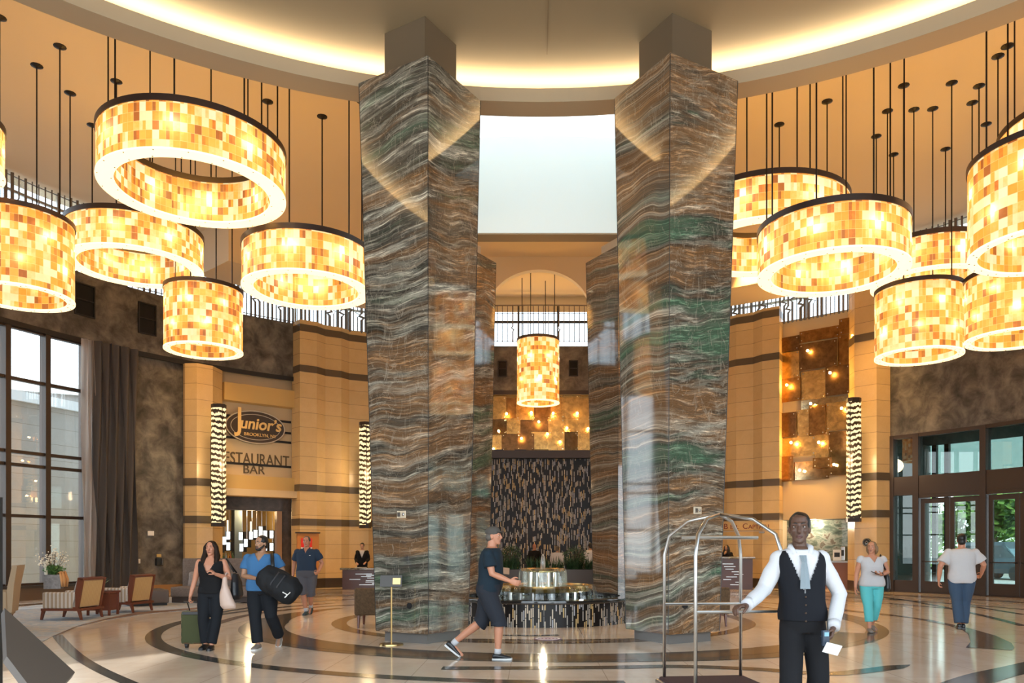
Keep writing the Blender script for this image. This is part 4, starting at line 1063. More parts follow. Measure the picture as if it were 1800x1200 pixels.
# framed poster on the pilaster
p, a = frame_at(541, 15.72)
t = thing('poster_stand', 'wooden framed poster with a red panel behind the man in navy shorts', 'poster', (p.x, p.y, 0), -a-0.05)
zt, z0 = ZW(537, 937, 15.7), 0.62
b = MB(); b.box((0, 0.0, (zt+z0)/2), (0.82, 0.08, zt-z0)); b.build('frame', mat('poster_wood', (0.50, 0.20, 0.045), 0.4), t)
b = MB(); b.box((0, 0, zt+0.02), (0.92, 0.14, 0.05)); b.build('cornice', M['bronze_frame'], t)
b = MB(); b.box((-0.06, -0.045, zt-0.72), (0.42, 0.012, 1.0), mi=0); b.box((-0.06, -0.050, zt-0.36), (0.42, 0.012, 0.34), mi=1); b.build('poster', [M['white'], mat('poster_red', (0.75, 0.03, 0.02), 0.4)], t)
b = MB(); b.box((0, 0.02, z0/2), (0.10, 0.06, z0)); b.box((0, 0, 0.02), (0.6, 0.3, 0.04)); b.build('stand', M['bronze_frame'], t)
# niche fittings by the woman in turquoise
p, a = frame_at(1455, RR+0.75)
t = thing('service_counter', 'low service counter in the marble niche beside the doors pilaster', 'counter', (p.x, p.y, 0), -a)
b = MB(); b.box((0, 0, 0.5), (2.6, 0.7, 1.0)); b.build('front', mat('counter_red_brown', (0.20, 0.09, 0.06), 0.3), t)
b = MB(); b.box((0, 0, 1.03), (2.7, 0.8, 0.06)); b.build('counter_top', M['steel'], t)
for px, w_, h_, nm, m_ in ((1474, 0.34, 0.42, 'white square appliance on the service counter in the marble niche', M['white']), (1484, 0.16, 0.55, 'grey upright dispenser on the service counter beside the pilaster', M['steel'])):
    p, a = frame_at(px, RR+0.6); t = thing('counter_appliance', nm, 'appliance', (p.x, p.y, 1.06), -a)
    b = MB(); b.rbox((0, 0, h_/2), (w_, 0.3, h_), 0.03); b.build('body', m_, t)
    b = MB(); b.box((0, -0.155, h_*0.55), (w_*0.6, 0.012, h_*0.4)); b.build('panel', M['black'], t)
p, a = frame_at(1430, RR+0.9); light('niche_light', 'POINT', (p.x, p.y, zn-0.2), 60, (1, 0.85, 0.65), 0.1)
# ------------------------------------------------------------------ fountain
M['mosaic_r'] = stick_tiles('matchstick_mosaic_round', 0.036, 0.20, 0.55, polar=1.95)
def water_mat(name, alpha, rough=0.02, col=(0.75, 0.9, 0.92)):
    m, nt, b, o = newmat(name); N = NT(nt); nt.nodes.remove(b)
    t = N.n('BsdfTransparent'); t.inputs[0].default_value = (0.93, 0.97, 0.97, 1)
    g = N.n('BsdfGlossy'); g.inputs['Roughness'].default_value = rough
    d = N.n('BsdfDiffuse'); d.inputs[0].default_value = (*col, 1)
    mx1 = N.n('MixShader'); mx1.inputs[0].default_value = 0.5; N.link(g.outputs[0], mx1.inputs[1]); N.link(d.outputs[0], mx1.inputs[2])
    nz = N.noise(N.mapping(N.pos(), (14, 14, 2.0)), 1.0, 4, 0.6)
    f = N.m('MULTIPLY', N.ramp(nz, [(0.35, (0.1, 0.1, 0.1)), (0.7, (1, 1, 1))]), alpha)
    mx = N.n('MixShader'); N.link(f, mx.inputs[0]); N.link(t.outputs[0], mx.inputs[1]); N.link(mx1.outputs[0], mx.inputs[2])
    N.link(mx.outputs[0], o.inputs[0]); return m
M['fall'] = water_mat('falling_water', 0.26)
def pool_mat():
    m, nt, b, o = newmat('pool_water'); N = NT(nt)
    b.inputs['Base Color'].default_value = (0.10, 0.16, 0.16, 1); b.inputs['Roughness'].default_value = 0.03; b.inputs['Specular IOR Level'].default_value = 0.8
    bp = N.n('Bump'); bp.inputs['Strength'].default_value = 0.25; bp.inputs['Distance'].default_value = 0.02
    N.link(N.noise(N.pos(), 6, 3, 0.5, 0.5), bp.inputs['Height']); N.link(bp.outputs[0], b.inputs['Normal']); return m
M['pool'] = pool_mat()
M['gold_rim'] = mat('gold_bronze_rim', (0.50, 0.31, 0.11), 0.22, 0.9)
t = thing('fountain', 'round tiered fountain with mosaic basin between the four granite pillars', 'fountain', (FC[0], FC[1], 0))
b = MB(); b.lathe([(1.70, 0.0), (1.95, 0.0), (1.95, 0.44), (1.70, 0.44)], 96); b.build('basin_wall', M['mosaic_r'], t, angle=30)
b = MB(); b.lathe([(1.66, 0.44), (1.99, 0.44), (2.0, 0.47), (1.99, 0.51), (1.66, 0.51)], 96); b.build('basin_rim', mat('polished_black_stone', (0.02, 0.02, 0.02), 0.08, spec=0.8), t, angle=40)
b = MB(); b.lathe([(0.0, 0.36), (1.70, 0.36), (1.70, 0.42), (0.0, 0.42)], 64); b.build('pool_water', M['pool'], t)
b = MB(); b.lathe([(0.0, 0.56), (0.75, 0.58), (1.05, 0.62), (1.07, 0.66), (1.07, 0.74), (1.0, 0.74), (0.98, 0.68), (0.0, 0.68)], 80); b.build('lower_bowl', M['gold_rim'], t, angle=35)
b = MB(); b.lathe([(0.0, 0.70), (0.985, 0.70), (0.985, 0.715), (0.0, 0.715)], 64); b.build('bowl_water', M['pool'], t)
for k in range(6):
    a_ = 2*pi*k/6+0.3; b = MB(); b.tube([(0.72*sin(a_), 0.72*cos(a_), 0.40), (0.72*sin(a_), 0.72*cos(a_), 0.60)], 0.05, 10); b.build('bowl_leg', M['steel'], t)
b = MB(); b.lathe([(0.0, 1.0), (0.40, 1.01), (0.47, 1.04), (0.48, 1.09), (0.44, 1.09), (0.42, 1.05), (0.0, 1.05)], 56); b.build('upper_bowl', M['gold_rim'], t, angle=35)
for k in range(4):
    a_ = 2*pi*k/4+0.45; b = MB(); b.tube([(0.30*sin(a_), 0.30*cos(a_), 0.70), (0.30*sin(a_), 0.30*cos(a_), 1.02)], 0.045, 10); b.build('upper_leg', M['steel'], t)
b = MB(); b.lathe([(0.44, 1.10), (0.49, 1.085), (0.515, 1.0), (0.53, 0.72)], 56, closed=False); b.build('water_curtain', M['fall'], t, True)
b = MB(); 
for k in range(30):
    a_ = 2*pi*k/30; b.lathe([(1.07, 0.745), (1.12, 0.72), (1.16, 0.6), (1.18, 0.43)], 3, (0, 0, 0), 0, a_, a_+0.14, closed=False)
b.build('water_falls', M['fall'], t, True)
b = MB(); b.tube([(0, 0, 1.05), (0, 0, 1.2), (0, 0, 1.33), (0, 0, 1.40)], [0.05, 0.055, 0.04, 0.015], 10); b.build('water_jet', water_mat('foaming_jet', 0.9, 0.3, (0.9, 0.92, 0.9)), t, True)
light('fountain_lamp', 'POINT', (0, 0, 0.95), 25, (1, 0.85, 0.6), 0.05, parent=t)
light('fountain_lamp', 'POINT', (0.8, -0.5, 0.53), 10, (0.8, 0.95, 1.0), 0.05, parent=t)

# ------------------------------------------------------------------ plants
M['leaf_dark'] = mottled('dark_leaf', [(0.3, (0.012, 0.035, 0.012)), (0.7, (0.045, 0.10, 0.03))], 9, 0.5)
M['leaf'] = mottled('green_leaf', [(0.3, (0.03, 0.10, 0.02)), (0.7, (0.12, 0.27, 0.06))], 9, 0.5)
M['twig'] = mat('twig_brown', (0.16, 0.11, 0.07), 0.8)
M['petal'] = mat('cream_petal', (0.80, 0.72, 0.58), 0.6)
M['ginger'] = mat('ginger_grass', (0.55, 0.27, 0.10), 0.8)
M['soil'] = mat('dark_soil', (0.03, 0.022, 0.016), 0.9)
def blades(b, c, n, L, spread, w, rnd, droop=0.5):
    for k in range(n):
        a_ = rnd.uniform(0, 2*pi); s_ = rnd.uniform(0.1, 1)*spread; l = L*rnd.uniform(0.6, 1.1)
        o = Vector(c)+Vector((rnd.uniform(-1, 1)*0.06, rnd.uniform(-1, 1)*0.06, 0)); d = Vector((cos(a_), sin(a_), 0)); sd = Vector((-sin(a_), cos(a_), 0))
        P = [o+d*l*s_*t_+Vector((0, 0, l*(t_-droop*s_*t_*t_))) for t_ in (0, 0.35, 0.7, 1.0)]
        W_ = [w, w*0.9, w*0.6, w*0.1]
        vs = []
        for p, ww in zip(P, W_): vs += [p-sd*ww/2, p+sd*ww/2]
        b.add(vs, [(0, 1, 3, 2), (2, 3, 5, 4), (4, 5, 7, 6)])
def leafcloud(b, c, r, n, size, rnd):
    for k in range(n):
        u = Vector((rnd.gauss(0, 1), rnd.gauss(0, 1), rnd.gauss(0, 1))).normalized()*rnd.uniform(0.25, 1)**0.5
        p = Vector(c)+Vector((u.x*r[0], u.y*r[1], u.z*r[2]))
        d = Vector((rnd.gauss(0, 1), rnd.gauss(0, 1), rnd.gauss(0.3, 0.7))).normalized(); e_ = d.orthogonal().normalized(); s_ = size*rnd.uniform(0.6, 1.3)
        b.add([p, p+d*s_*0.5+e_*s_*0.25, p+d*s_, p+d*s_*0.5-e_*s_*0.25], [(0, 1, 2, 3)])
rnd = random.Random(5)
t = thing('planter_box', 'long dark planter box of grasses and shrubs behind the fountain', 'planter', (0.25, 22.6, 0))
b = MB(); b.box((0, 0, 0.46), (3.1, 0.6, 0.92)); b.build('box', mat('planter_bronze', (0.075, 0.055, 0.045), 0.45, 0.2), t)
b = MB(); b.box((0, 0, 0.915), (3.0, 0.5, 0.03)); b.build('soil', M['soil'], t)
b = MB()
for k in range(34): blades(b, (rnd.uniform(-1.45, 1.45), rnd.uniform(-0.2, 0.2), 0.92), 22, 0.42, 0.8, 0.03, rnd)
o = b.build('grasses', M['leaf_dark'], t); o['kind'] = 'stuff'
for x, s_ in ((-0.9, 0.34), (0.95, 0.36)):
    b = MB(); leafcloud(b, (x, 0.02, 1.33), (s_, 0.25, 0.30), 420, 0.075, rnd); f = b.build('shrub', M['leaf_dark'], t)
    b = MB()
    for k in range(7): b.tube([(x, 0, 0.92), (x+rnd.uniform(-.1, .1), rnd.uniform(-.1, .1), 1.15), (x+rnd.uniform(-.25, .25), rnd.uniform(-.15, .15), 1.5)], 0.008, 4)
    b.build('stem', M['twig'], f)
t = thing('menu_stand', 'slanted menu stand before the planter, left of the fountain bowls', 'stand', ((884-CX)/F*20.6, 20.6, 0))
b = MB(); b.box((0, 0, 0.94), (0.34, 0.28, 0.02), M=Matrix.Rotation(radians(32), 3, 'X') @ Matrix.Rotation(radians(8), 3, 'Y')); b.build('menu_plate', mat('menu_paper', (0.55, 0.42, 0.33), 0.5), t)
b = MB(); b.tube([(0, 0.02, 0.02), (0, 0.02, 0.93)], 0.018, 8); b.build('pole', M['black'], t)
b = MB(); b.lathe([(0, 0), (0.15, 0), (0.14, 0.02), (0, 0.025)], 20); b.build('base', M['black'], t)

# planter with flowers on the window ledge
t = thing('potted_arrangement', 'square stone planter with flowering branches on the window ledge', 'plant', (-13.05, 21.35, 0.432), 0.35)
b = MB(); b.box((0, 0, 0.19), (0.40, 0.40, 0.38)); b.build('pot', mottled('grey_stone_pot', [(0.3, (0.12, 0.12, 0.13)), (0.7, (0.24, 0.24, 0.25))], 12, 0.7), t)
b = MB(); blades(b, (0, 0, 0.37), 90, 0.42, 1.1, 0.022, rnd, 0.7); leafcloud(b, (0, 0, 0.5), (0.25, 0.25, 0.14), 260, 0.08, rnd); o = b.build('foliage', M['leaf'], t); o['kind'] = 'stuff'
b = MB(); bb = MB()
for k in range(16):
    e_ = Vector((rnd.uniform(-.34, .34), rnd.uniform(-.3, .3), rnd.uniform(0.72, 1.0)))
    b.tube([(0, 0, 0.36), e_*0.5+Vector((0, 0, 0.2)), e_], 0.006, 4)
    for q in range(11): 
        pp = e_+Vector((rnd.gauss(0, .07), rnd.gauss(0, .07), rnd.gauss(-.08, .08))); bb.ell(pp, (0.018, 0.018, 0.018), 6, 4)
br = b.build('branches', M['twig'], t); o = bb.build('blossom', M['petal'], br); o['kind'] = 'stuff'
b = MB(); b.tube([(-0.16, -0.1, 0.36), (-0.16, -0.1, 0.74)], 0.04, 12); b.build('candle', M['petal'], t)
b = MB()
for k in range(9):
    x0 = 0.22+rnd.uniform(-.05, .08); y0 = rnd.uniform(-.2, .1)
    b.tube([(0.08, y0*0.5, 0.4), (x0, y0, 0.45), (x0+0.05, y0-0.02, 0.25), (x0+0.05, y0-0.03, 0.05)], [0.01, 0.03, 0.045, 0.02], 7)
b.build('trailing_grass', M['ginger'], t, True)

# ------------------------------------------------------------------ lounge furniture on the left
M['wood'] = mat('red_brown_wood', (0.16, 0.045, 0.022), 0.3)
M['stripe'] = stripes('striped_upholstery', (0.44, 0.31, 0.20), (0.66, 0.58, 0.50), 0.085, 1)
M['goldfab'] = stripes('gold_back_fabric', (0.56, 0.36, 0.15), (0.62, 0.43, 0.20), 0.05, 0)
M['leather'] = mat('taupe_leather', (0.13, 0.105, 0.095), 0.32)
M['sofa'] = mottled('taupe_sofa_fabric', [(0.3, (0.15, 0.115, 0.095)), (0.7, (0.22, 0.175, 0.15))], 30, 0.9)
M['pillow'] = mottled('grey_pillow_fabric', [(0.3, (0.24, 0.20, 0.18)), (0.7, (0.36, 0.31, 0.28))], 20, 0.9)
M['velvet'] = mottled('brown_velvet', [(0.3, (0.085, 0.05, 0.025)), (0.7, (0.17, 0.105, 0.05))], 25, 0.8)
M['olive'] = mat('olive_fabric', (0.36, 0.33, 0.20), 0.85)
M['tan'] = mat('tan_fabric', (0.40, 0.29, 0.18), 0.85)
def armchair(label, loc, rz, group='striped lounge armchairs'):
    t = thing('armchair', label, 'armchair', loc, rz, group)      # faces -Y
    for x in (-0.37, 0.37):
        for y, k in ((-0.40, 1), (0.36, -1)):
            b = MB(); b.loft([[(x-.03, y-.03-k*.0, 0.2), (x+.03, y-.03, 0.2), (x+.03, y+.03, 0.2), (x-.03, y+.03, 0.2)][::1], [(x-.02, y-.02-k*.05, 0), (x+.02, y-.02-k*.05, 0), (x+.02, y+.02-k*.05, 0), (x-.02, y+.02-k*.05, 0)]]); b.build('leg', M['wood'], t)
    b = MB(); b.box((0, 0, 0.215), (0.84, 0.86, 0.05)); b.build('base_rail', M['wood'], t)
    for x in (-0.37, 0.37): b = MB(); b.rbox((x, -0.03, 0.41), (0.10, 0.74, 0.34), 0.03); b.build('arm', M['stripe'], t)
    b = MB(); b.rbox((0, -0.10, 0.34), (0.62, 0.74, 0.20), 0.05); b.build('seat_cushion', M['stripe'], t)
    R_ = Matrix.Rotation(radians(-10), 3, 'X')
    def slab(nm, c, d, m_):
        b = MB(); b.box(c, d, M=R_); b.build(nm, m_, t)
    slab('backrest', (0, 0.335, 0.55), (0.74, 0.09, 0.58), M['stripe'])
    slab('back_panel', (0, 0.388, 0.545), (0.72, 0.014, 0.56), M['goldfab'])
    b = MB()
    for x in (-0.395, 0.395): b.box((x, 0.36, 0.55), (0.05, 0.12, 0.64), M=R_)
    b.box((0, 0.415, 0.86), (0.84, 0.12, 0.04), M=R_); b.build('back_frame', M['wood'], t)
    return t
armchair('striped armchair with gold back, nearer one beside the window ledge', (-9.88, 16.85, 0.017), radians(-92))
armchair('striped armchair with gold back, farther one next to the curtain', (-9.72, 18.75, 0.017), radians(-96))
def pillow(label, loc, rz, w_=0.42, h_=0.38, tilt=20, m_='pillow', group=None):
    b = MB(); n = 10; secs = []
    bm = bmesh.new(); bmesh.ops.create_grid(bm, x_segments=n, y_segments=n, size=0.5); 
    top = [v.co.copy() for v in bm.verts]; faces = [[v.index for v in f.verts] for f in bm.faces]; bm.free()
    Rm = Matrix.Rotation(rz, 3, 'Z') @ Matrix.Rotation(radians(90-tilt), 3, 'X')
    for s_ in (1, -1):
        vs = []
        for c in top:
            e_ = (1-(2*c.x)**2)*(1-(2*c.y)**2); vs.append(Rm @ Vector((c.x*w_*(1-0.06*(1-abs(2*c.y))), c.y*h_, s_*0.075*max(e_, 0)**0.45)))
        b.add(vs, faces)
    o = b.build('cushion', M[m_], None, True, loc=loc); tag(o, label, 'cushion', group, 'thing'); return o
pillow('striped cushion leaning in the nearer striped armchair', (-9.72, 16.85, 0.66), radians(-92), 0.40, 0.36, 15)
pillow('grey cushion leaning in the farther striped armchair', (-9.55, 18.75, 0.66), radians(-96), 0.40, 0.36, 15)
t = thing('side_table', 'small dark wood side table between the two striped armchairs', 'table', (-9.75, 17.78, 0.017), 0.05)
b = MB(); b.box((0, 0, 0.52), (0.55, 0.50, 0.04)); b.build('tabletop', M['wood'], t)
for x in (-.23, .23):
    for y in (-.2, .2): b = MB(); b.box((x, y, 0.25), (0.045, 0.045, 0.5)); b.build('leg', M['wood'], t)
b = MB(); b.box((0, 0, 0.30), (0.46, 0.40, 0.38)); b.build('drawer_case', M['wood'], t)
b = MB(); rnd = random.Random(3); t = thing('potted_plant', 'small potted plant with long leaves on the dark wood side table', 'plant', (-9.85, 17.85, 0.557))
b.lathe([(0, 0), (0.06, 0), (0.08, 0.12), (0.07, 0.12), (0, 0.11)], 16); b.build('pot', M['white'], t, angle=40)
b = MB(); blades(b, (0, 0, 0.11), 26, 0.26, 0.9, 0.035, rnd, 0.6); b.build('leaves', M['leaf'], t)
# leather ottoman
t = thing('ottoman', 'low taupe leather ottoman between the armchairs and the sofa', 'ottoman', (-10.35, 20.95, 0.017), radians(38))
b = MB(); b.rbox((0, 0, 0.235), (0.95, 0.95, 0.36), 0.05, seg=3); b.build('cushion_block', M['leather'], t, angle=40)
b = MB(); b.box((0, 0, 0.03), (0.86, 0.86, 0.06)); b.build('plinth', M['black'], t)
b = MB()
for s_ in (-1, 1): b.box((s_*0.477, 0, 0.235), (0.006, 0.012, 0.34)); b.box((0, s_*0.477, 0.235), (0.012, 0.006, 0.34))
b.build('seam', M['black'], t)
# sofa
t = thing('sofa', 'long taupe sofa with high back behind the woman in black', 'sofa', (-8.75, 22.35, 0.0), radians(3))
b = MB(); b.box((0, 0, 0.09), (2.7, 0.85, 0.14)); b.build('base', mat('sofa_base', (0.07, 0.045, 0.035), 0.5), t)
for x in (-0.90, 0, 0.90): b = MB(); b.rbox((x, -0.10, 0.31), (0.885, 0.88, 0.28), 0.05, seg=3); b.build('seat_cushion', M['sofa'], t, angle=40)
for x in (-0.90, 0, 0.90): b = MB(); b.rbox((x, 0.42, 0.70), (0.895, 0.20, 1.08), 0.04, seg=3); b.build('back_panel', M['sofa'], t, angle=40)
b = MB(); b.rbox((1.42, 0.0, 0.34), (0.13, 0.95, 0.62), 0.03); b.build('arm', M['sofa'], t)
pillow('grey striped cushion at the left end of the taupe sofa', (-9.62, 22.42, 0.66), radians(8), 0.46, 0.42, 18)
pillow('crumpled grey cushion at the right end of the taupe sofa', (-7.85, 22.5, 0.66), radians(-14), 0.46, 0.42, 18)
# velvet armchairs beside the pillars
def velvet_chair(label, loc, rz):
    t = thing('lounge_chair', label, 'armchair', loc, rz, 'brown velvet lounge chairs')   # faces -Y
    for x in (-0.34, 0.34):
        for y in (-0.32, 0.34):
            b = MB(); b.tube([(x, y, 0.26), (x*1.02, y+0.03*(1 if y > 0 else -1), 0)], [0.035, 0.02], 6); b.build('leg', M['wood'], t)
    b = MB(); b.rbox((0, 0.0, 0.33), (0.80, 0.78, 0.16), 0.04, seg=3); b.build('seat_base', M['olive'], t, angle=40)
    b = MB(); b.rbox((0, -0.06, 0.44), (0.60, 0.62, 0.12), 0.05, seg=3); b.build('seat_cushion', M['olive'], t, angle=40)
    b = MB(); b.rbox((0, 0.36, 0.50), (0.84, 0.13, 0.52), 0.05, seg=3); b.build('backrest', M['velvet'], t, angle=40)
    for x in (-0.37, 0.37): b = MB(); b.rbox((x, 0.0, 0.47), (0.10, 0.70, 0.40), 0.045, seg=3); b.build('arm', M['olive'], t, angle=40)
    return t
velvet_chair('brown velvet lounge chair seen from behind left of the grey pillar', (-3.02, 15.35, 0), radians(180+4))
velvet_chair('brown velvet lounge chair seen from behind right of the green pillar', (3.42, 15.65, 0), radians(180-4))
velvet_chair('olive lounge chair seen beyond the concierge desk side chair', (-3.0, 17.15, 0), radians(10))
# high wing chair at the left edge
t = thing('wing_chair', 'high backed tan wing chair at the left edge behind the slanted sign', 'armchair', (-10.25, 14.8, 0.017), radians(-65))
for x in (-0.3, 0.3):
    for y in (-0.3, 0.3): b = MB(); b.tube([(x, y, 0.25), (x, y, 0)], [0.03, 0.02], 6); b.build('leg', M['wood'], t)
b = MB(); b.rbox((0, 0, 0.34), (0.74, 0.72, 0.22), 0.05, seg=3); b.build('seat', M['tan'], t, angle=40)
b = MB(); b.loft([[(-.36, .28, .3), (.36, .28, .3), (.36, .40, .3), (-.36, .40, .3)], [(-.40, .34, .8), (.40, .34, .8), (.40, .44, .8), (-.40, .44, .8)], [(-.46, .42, 1.18), (.46, .42, 1.18), (.46, .50, 1.18), (-.46, .50, 1.18)]]); b.build('backrest', M['tan'], t)
for s_ in (-1, 1): b = MB(); b.rbox((s_*0.38, 0.0, 0.52), (0.09, 0.66, 0.36), 0.04); b.build('arm', M['tan'], t)
# rug
pts = [(-60, 1075), (28, 1068), (92, 1061), (180, 1054), (250, 1051.5), (330, 1048), (420, 1050), (440, 1056), (390, 1066), (327, 1073), (257, 1079), (187, 1090), (130, 1103), (92, 1119), (60, 1136), (-60, 1180)]
P = [fl(*p) for p in pts]; c = sum(P, Vector())/len(P)
b = MB(); b.prism([(p.x, p.y) for p in P], 0.002, 0.012); 
ru = mottled('faded_blue_beige_rug', [(0.25, (0.20, 0.15, 0.12)), (0.42, (0.46, 0.43, 0.40)), (0.55, (0.30, 0.35, 0.40)), (0.7, (0.60, 0.57, 0.52))], 3.2, 0.95, 8)
t = b.build('rug', ru); tag(t, 'faded mottled area rug under the striped armchairs and sofa', 'rug', kind='thing')
b = MB()
for i in range(8, 13):
    p, q = P[i], P[i+1]
    d = (c-p).normalized()*0.55; e_ = (c-q).normalized()*0.55
    b.quad((p.x, p.y, .0135), (q.x, q.y, .0135), (q.x+e_.x, q.y+e_.y, .0135), (p.x+d.x, p.y+d.y, .0135))
b.build('border', mottled('brown_rug_border', [(0.3, (0.10, 0.055, 0.035)), (0.7, (0.25, 0.15, 0.10))], 4, 0.95, 7), t)

# curtain: grey drape with a sheer edge, gathered beside the window
t = thing('curtain', 'floor length grey curtain with a sheer edge beside the tall window', 'curtain', (0, 0, 0))
def drape(px0, px1, folds, amp, name, m_, R=RR-0.45, z0=0.05, z1=ZF0-0.02):
    b = MB(); n = folds*10; a0_, a1_ = AN(px0, R), AN(px1, R); cols_ = []
    for j in range(9):
        z = z0+(z1-z0)*j/8
        cols_.append([rp(a0_+(a1_-a0_)*i/n+0.004*sin(j*0.7+i*0.3), R+amp*(0.55+0.45*(1-j/8))*sin(2*pi*folds*i/n+0.25*sin(j))+amp*0.4*sin(2*pi*folds*0.37*i/n+1+j*0.1), z) for i in range(n+1)])
    vs = [p for r in cols_ for p in r]; m1 = n+1
    b.add(vs, [(j*m1+i, j*m1+i+1, (j+1)*m1+i+1, (j+1)*m1+i) for j in range(8) for i in range(n)])
    return b.build(name, m_, t, True)
drape(166, 240, 9, 0.11, 'drape', mat('grey_curtain', (0.085, 0.072, 0.065), 0.85))
m, nt, b_, o_ = newmat('sheer_curtain'); N = NT(nt); nt.nodes.remove(b_)
x1 = N.n('BsdfTransparent'); x1.inputs[0].default_value = (0.9, 0.86, 0.82, 1); x2 = N.n('BsdfTranslucent'); x2.inputs[0].default_value = (0.75, 0.66, 0.58, 1); x3 = N.n('BsdfDiffuse'); x3.inputs[0].default_value = (0.6, 0.52, 0.46, 1)
y1 = N.n('MixShader'); y1.inputs[0].default_value = 0.5; N.link(x2.outputs[0], y1.inputs[1]); N.link(x3.outputs[0], y1.inputs[2])
y2 = N.n('MixShader'); y2.inputs[0].default_value = 0.72; N.link(x1.outputs[0], y2.inputs[1]); N.link(y1.outputs[0], y2.inputs[2]); N.link(y2.outputs[0], o_.inputs[0])
drape(146, 168, 4, 0.06, 'sheer', m, RR-0.38)

# ------------------------------------------------------------------ desks
M['granite_top'] = granite('desk_granite', 3.3, 0.2, 0.8)
M['desk_wood'] = mat('dark_red_wood', (0.085, 0.032, 0.022), 0.3)
def desk(label, loc, rz, L_, h, dpt=0.8):
    t = thing('reception_desk', label, 'desk', loc, rz)
    b = MB(); b.box((0, 0, (h-0.06)/2), (L_, dpt, h-0.06)); b.build('body', M['desk_wood'], t)
    b = MB(); b.rbox((0, 0, h-0.03), (L_+0.16, dpt+0.2, 0.08), 0.02); b.build('desk_top', M['granite_top'], t)
    rnd = random.Random(int(L_*10))
    for k in range(9):
        z = 0.18+k*(h-0.35)/9; x = rnd.uniform(-L_*0.25, L_*0.25); w_ = rnd.uniform(0.3, 0.7)*L_*0.5
        b = MB(); b.box((x, -dpt/2-0.006, z), (w_, 0.012, 0.022)); b.build('metal_inlay', M['steel'], t)
    b = MB(); b.box((0, 0, 0.05), (L_-0.08, dpt-0.04, 0.10)); b.build('plinth', M['black'], t)
    return t
desk('concierge desk with granite top and metal inlays left of the grey pillar', (-6.25, 29.6, 0), 0.05, 1.75, 0.92 if False else 0.80)
desk('bell captain desk with granite top right of the green pillar', (7.55, 29.6, 0), -0.10, 1.25, 1.22)
b = MB(); b.box((0, 0, 0.006), (0.42, 0.30, 0.012)); o = b.build('paper_sheets', M['white'], loc=(-6.48, 29.45, 0.812)); o.rotation_euler = (0, 0, 0.3); tag(o, 'white paper sheets lying on the concierge desk', 'papers', kind='thing')

# ------------------------------------------------------------------ small fittings on and near the pillars
def on_pillar(px, py, near, sgn, face):
    e_ = Vector((-0.86*sgn, 0.51)) if face == 1 else Vector((0.51*sgn, 0.86))
    tn = (px-CX)/F; t_ = (tn*near[1]-near[0])/(e_.x-tn*e_.y)
    x, y = near[0]+e_.x*t_, near[1]+e_.y*t_
    nrm = Vector((e_.y, -e_.x)); 
    if nrm.y > 0: nrm = -nrm
    return Vector((x+nrm.x*0.012, y+nrm.y*0.012, EYE-(py-HY)/F*y)), atan2(nrm.x, -nrm.y)
nL, nR = (-1.66, 12.36), (2.115, 12.30)
def fitting(name, label, px, py, near, sgn, w_, h_, m_, cat, rnd_=False):
    p, a = on_pillar(px, py, near, sgn, 1)
    t = thing(name, label, cat, p, a)
    b = MB()
    if rnd_: oval(b, w_/2, h_/2, -0.02, 0.03, 24)
    else: b.rbox((0, 0, 0), (w_, 0.05, h_), 0.012)
    b.build('plate', m_, t)
    b = MB()
    if rnd_: oval(b, w_*0.32, h_*0.32, -0.045, -0.015, 20)
    else: b.box((-w_*0.22, -0.03, 0), (w_*0.3, 0.02, h_*0.55)); b.ell((w_*0.22, -0.03, 0), (w_*0.13, 0.015, w_*0.13), 10, 6)
    b.build('switch', M['black'] if rnd_ else M['steel'], t)
mb_ = mat('beige_plastic', (0.62, 0.52, 0.38), 0.4)
fitting('wall_plate', 'beige control plate on the grey granite pillar', 708, 904, nL, 1, 0.19, 0.12, mb_, 'control plate')
fitting('wall_plate', 'beige control plate on the green granite pillar', 1224, 897, nR, -1, 0.17, 0.12, mb_, 'control plate')
fitting('round_outlet', 'round steel outlet cover low on the grey granite pillar', 723, 1064, nL, 1, 0.15, 0.15, M['steel'], 'outlet', True)
fitting('round_outlet', 'round steel outlet cover low on the green granite pillar', 1201, 1064, nR, -1, 0.15, 0.15, M['steel'], 'outlet', True)
p = fl(688, 1133)
t = thing('sign_stand', 'slim brass sign stand in front of the grey granite pillar', 'stand', p)
b = MB(); b.lathe([(0, 0), (0.19, 0), (0.185, 0.02), (0.04, 0.03), (0, 0.03)], 28); b.build('base', M['brass'], t, angle=40)
b = MB(); b.tube([(0, 0, 0.025), (0, 0, 0.92)], 0.014, 8); b.build('pole', M['brass'], t)
b = MB(); b.box((0, -0.02, 1.0), (0.34, 0.03, 0.18), M=Matrix.Rotation(radians(-12), 3, 'X')); b.build('sign_plate', mat('dark_sign_plate', (0.045, 0.035, 0.025), 0.3), t)
b = MB(); b.box((0.09, -0.04, 1.0), (0.12, 0.012, 0.10), M=Matrix.Rotation(radians(-12), 3, 'X')); b.build('brass_plate', M['brass'], t)
p = fl(963, 1122.5)
t = thing('floor_sticker', 'round purple floor sticker in front of the fountain', 'sticker', (p.x, p.y, 0.004))
b = MB(); b.lathe([(0, 0), (0.23, 0), (0.23, 0.003), (0, 0.003)], 36); b.build('disc', mat('purple_sticker', (0.16, 0.08, 0.26), 0.35), t)
b = MB(); b.lathe([(0.17, 0.003), (0.21, 0.003), (0.21, 0.005), (0.17, 0.005)], 36)
for k in range(-2, 3): b.box((k*0.06, 0.02, 0.004), (0.035, 0.05, 0.002))
b.build('marking', M['white'], t)

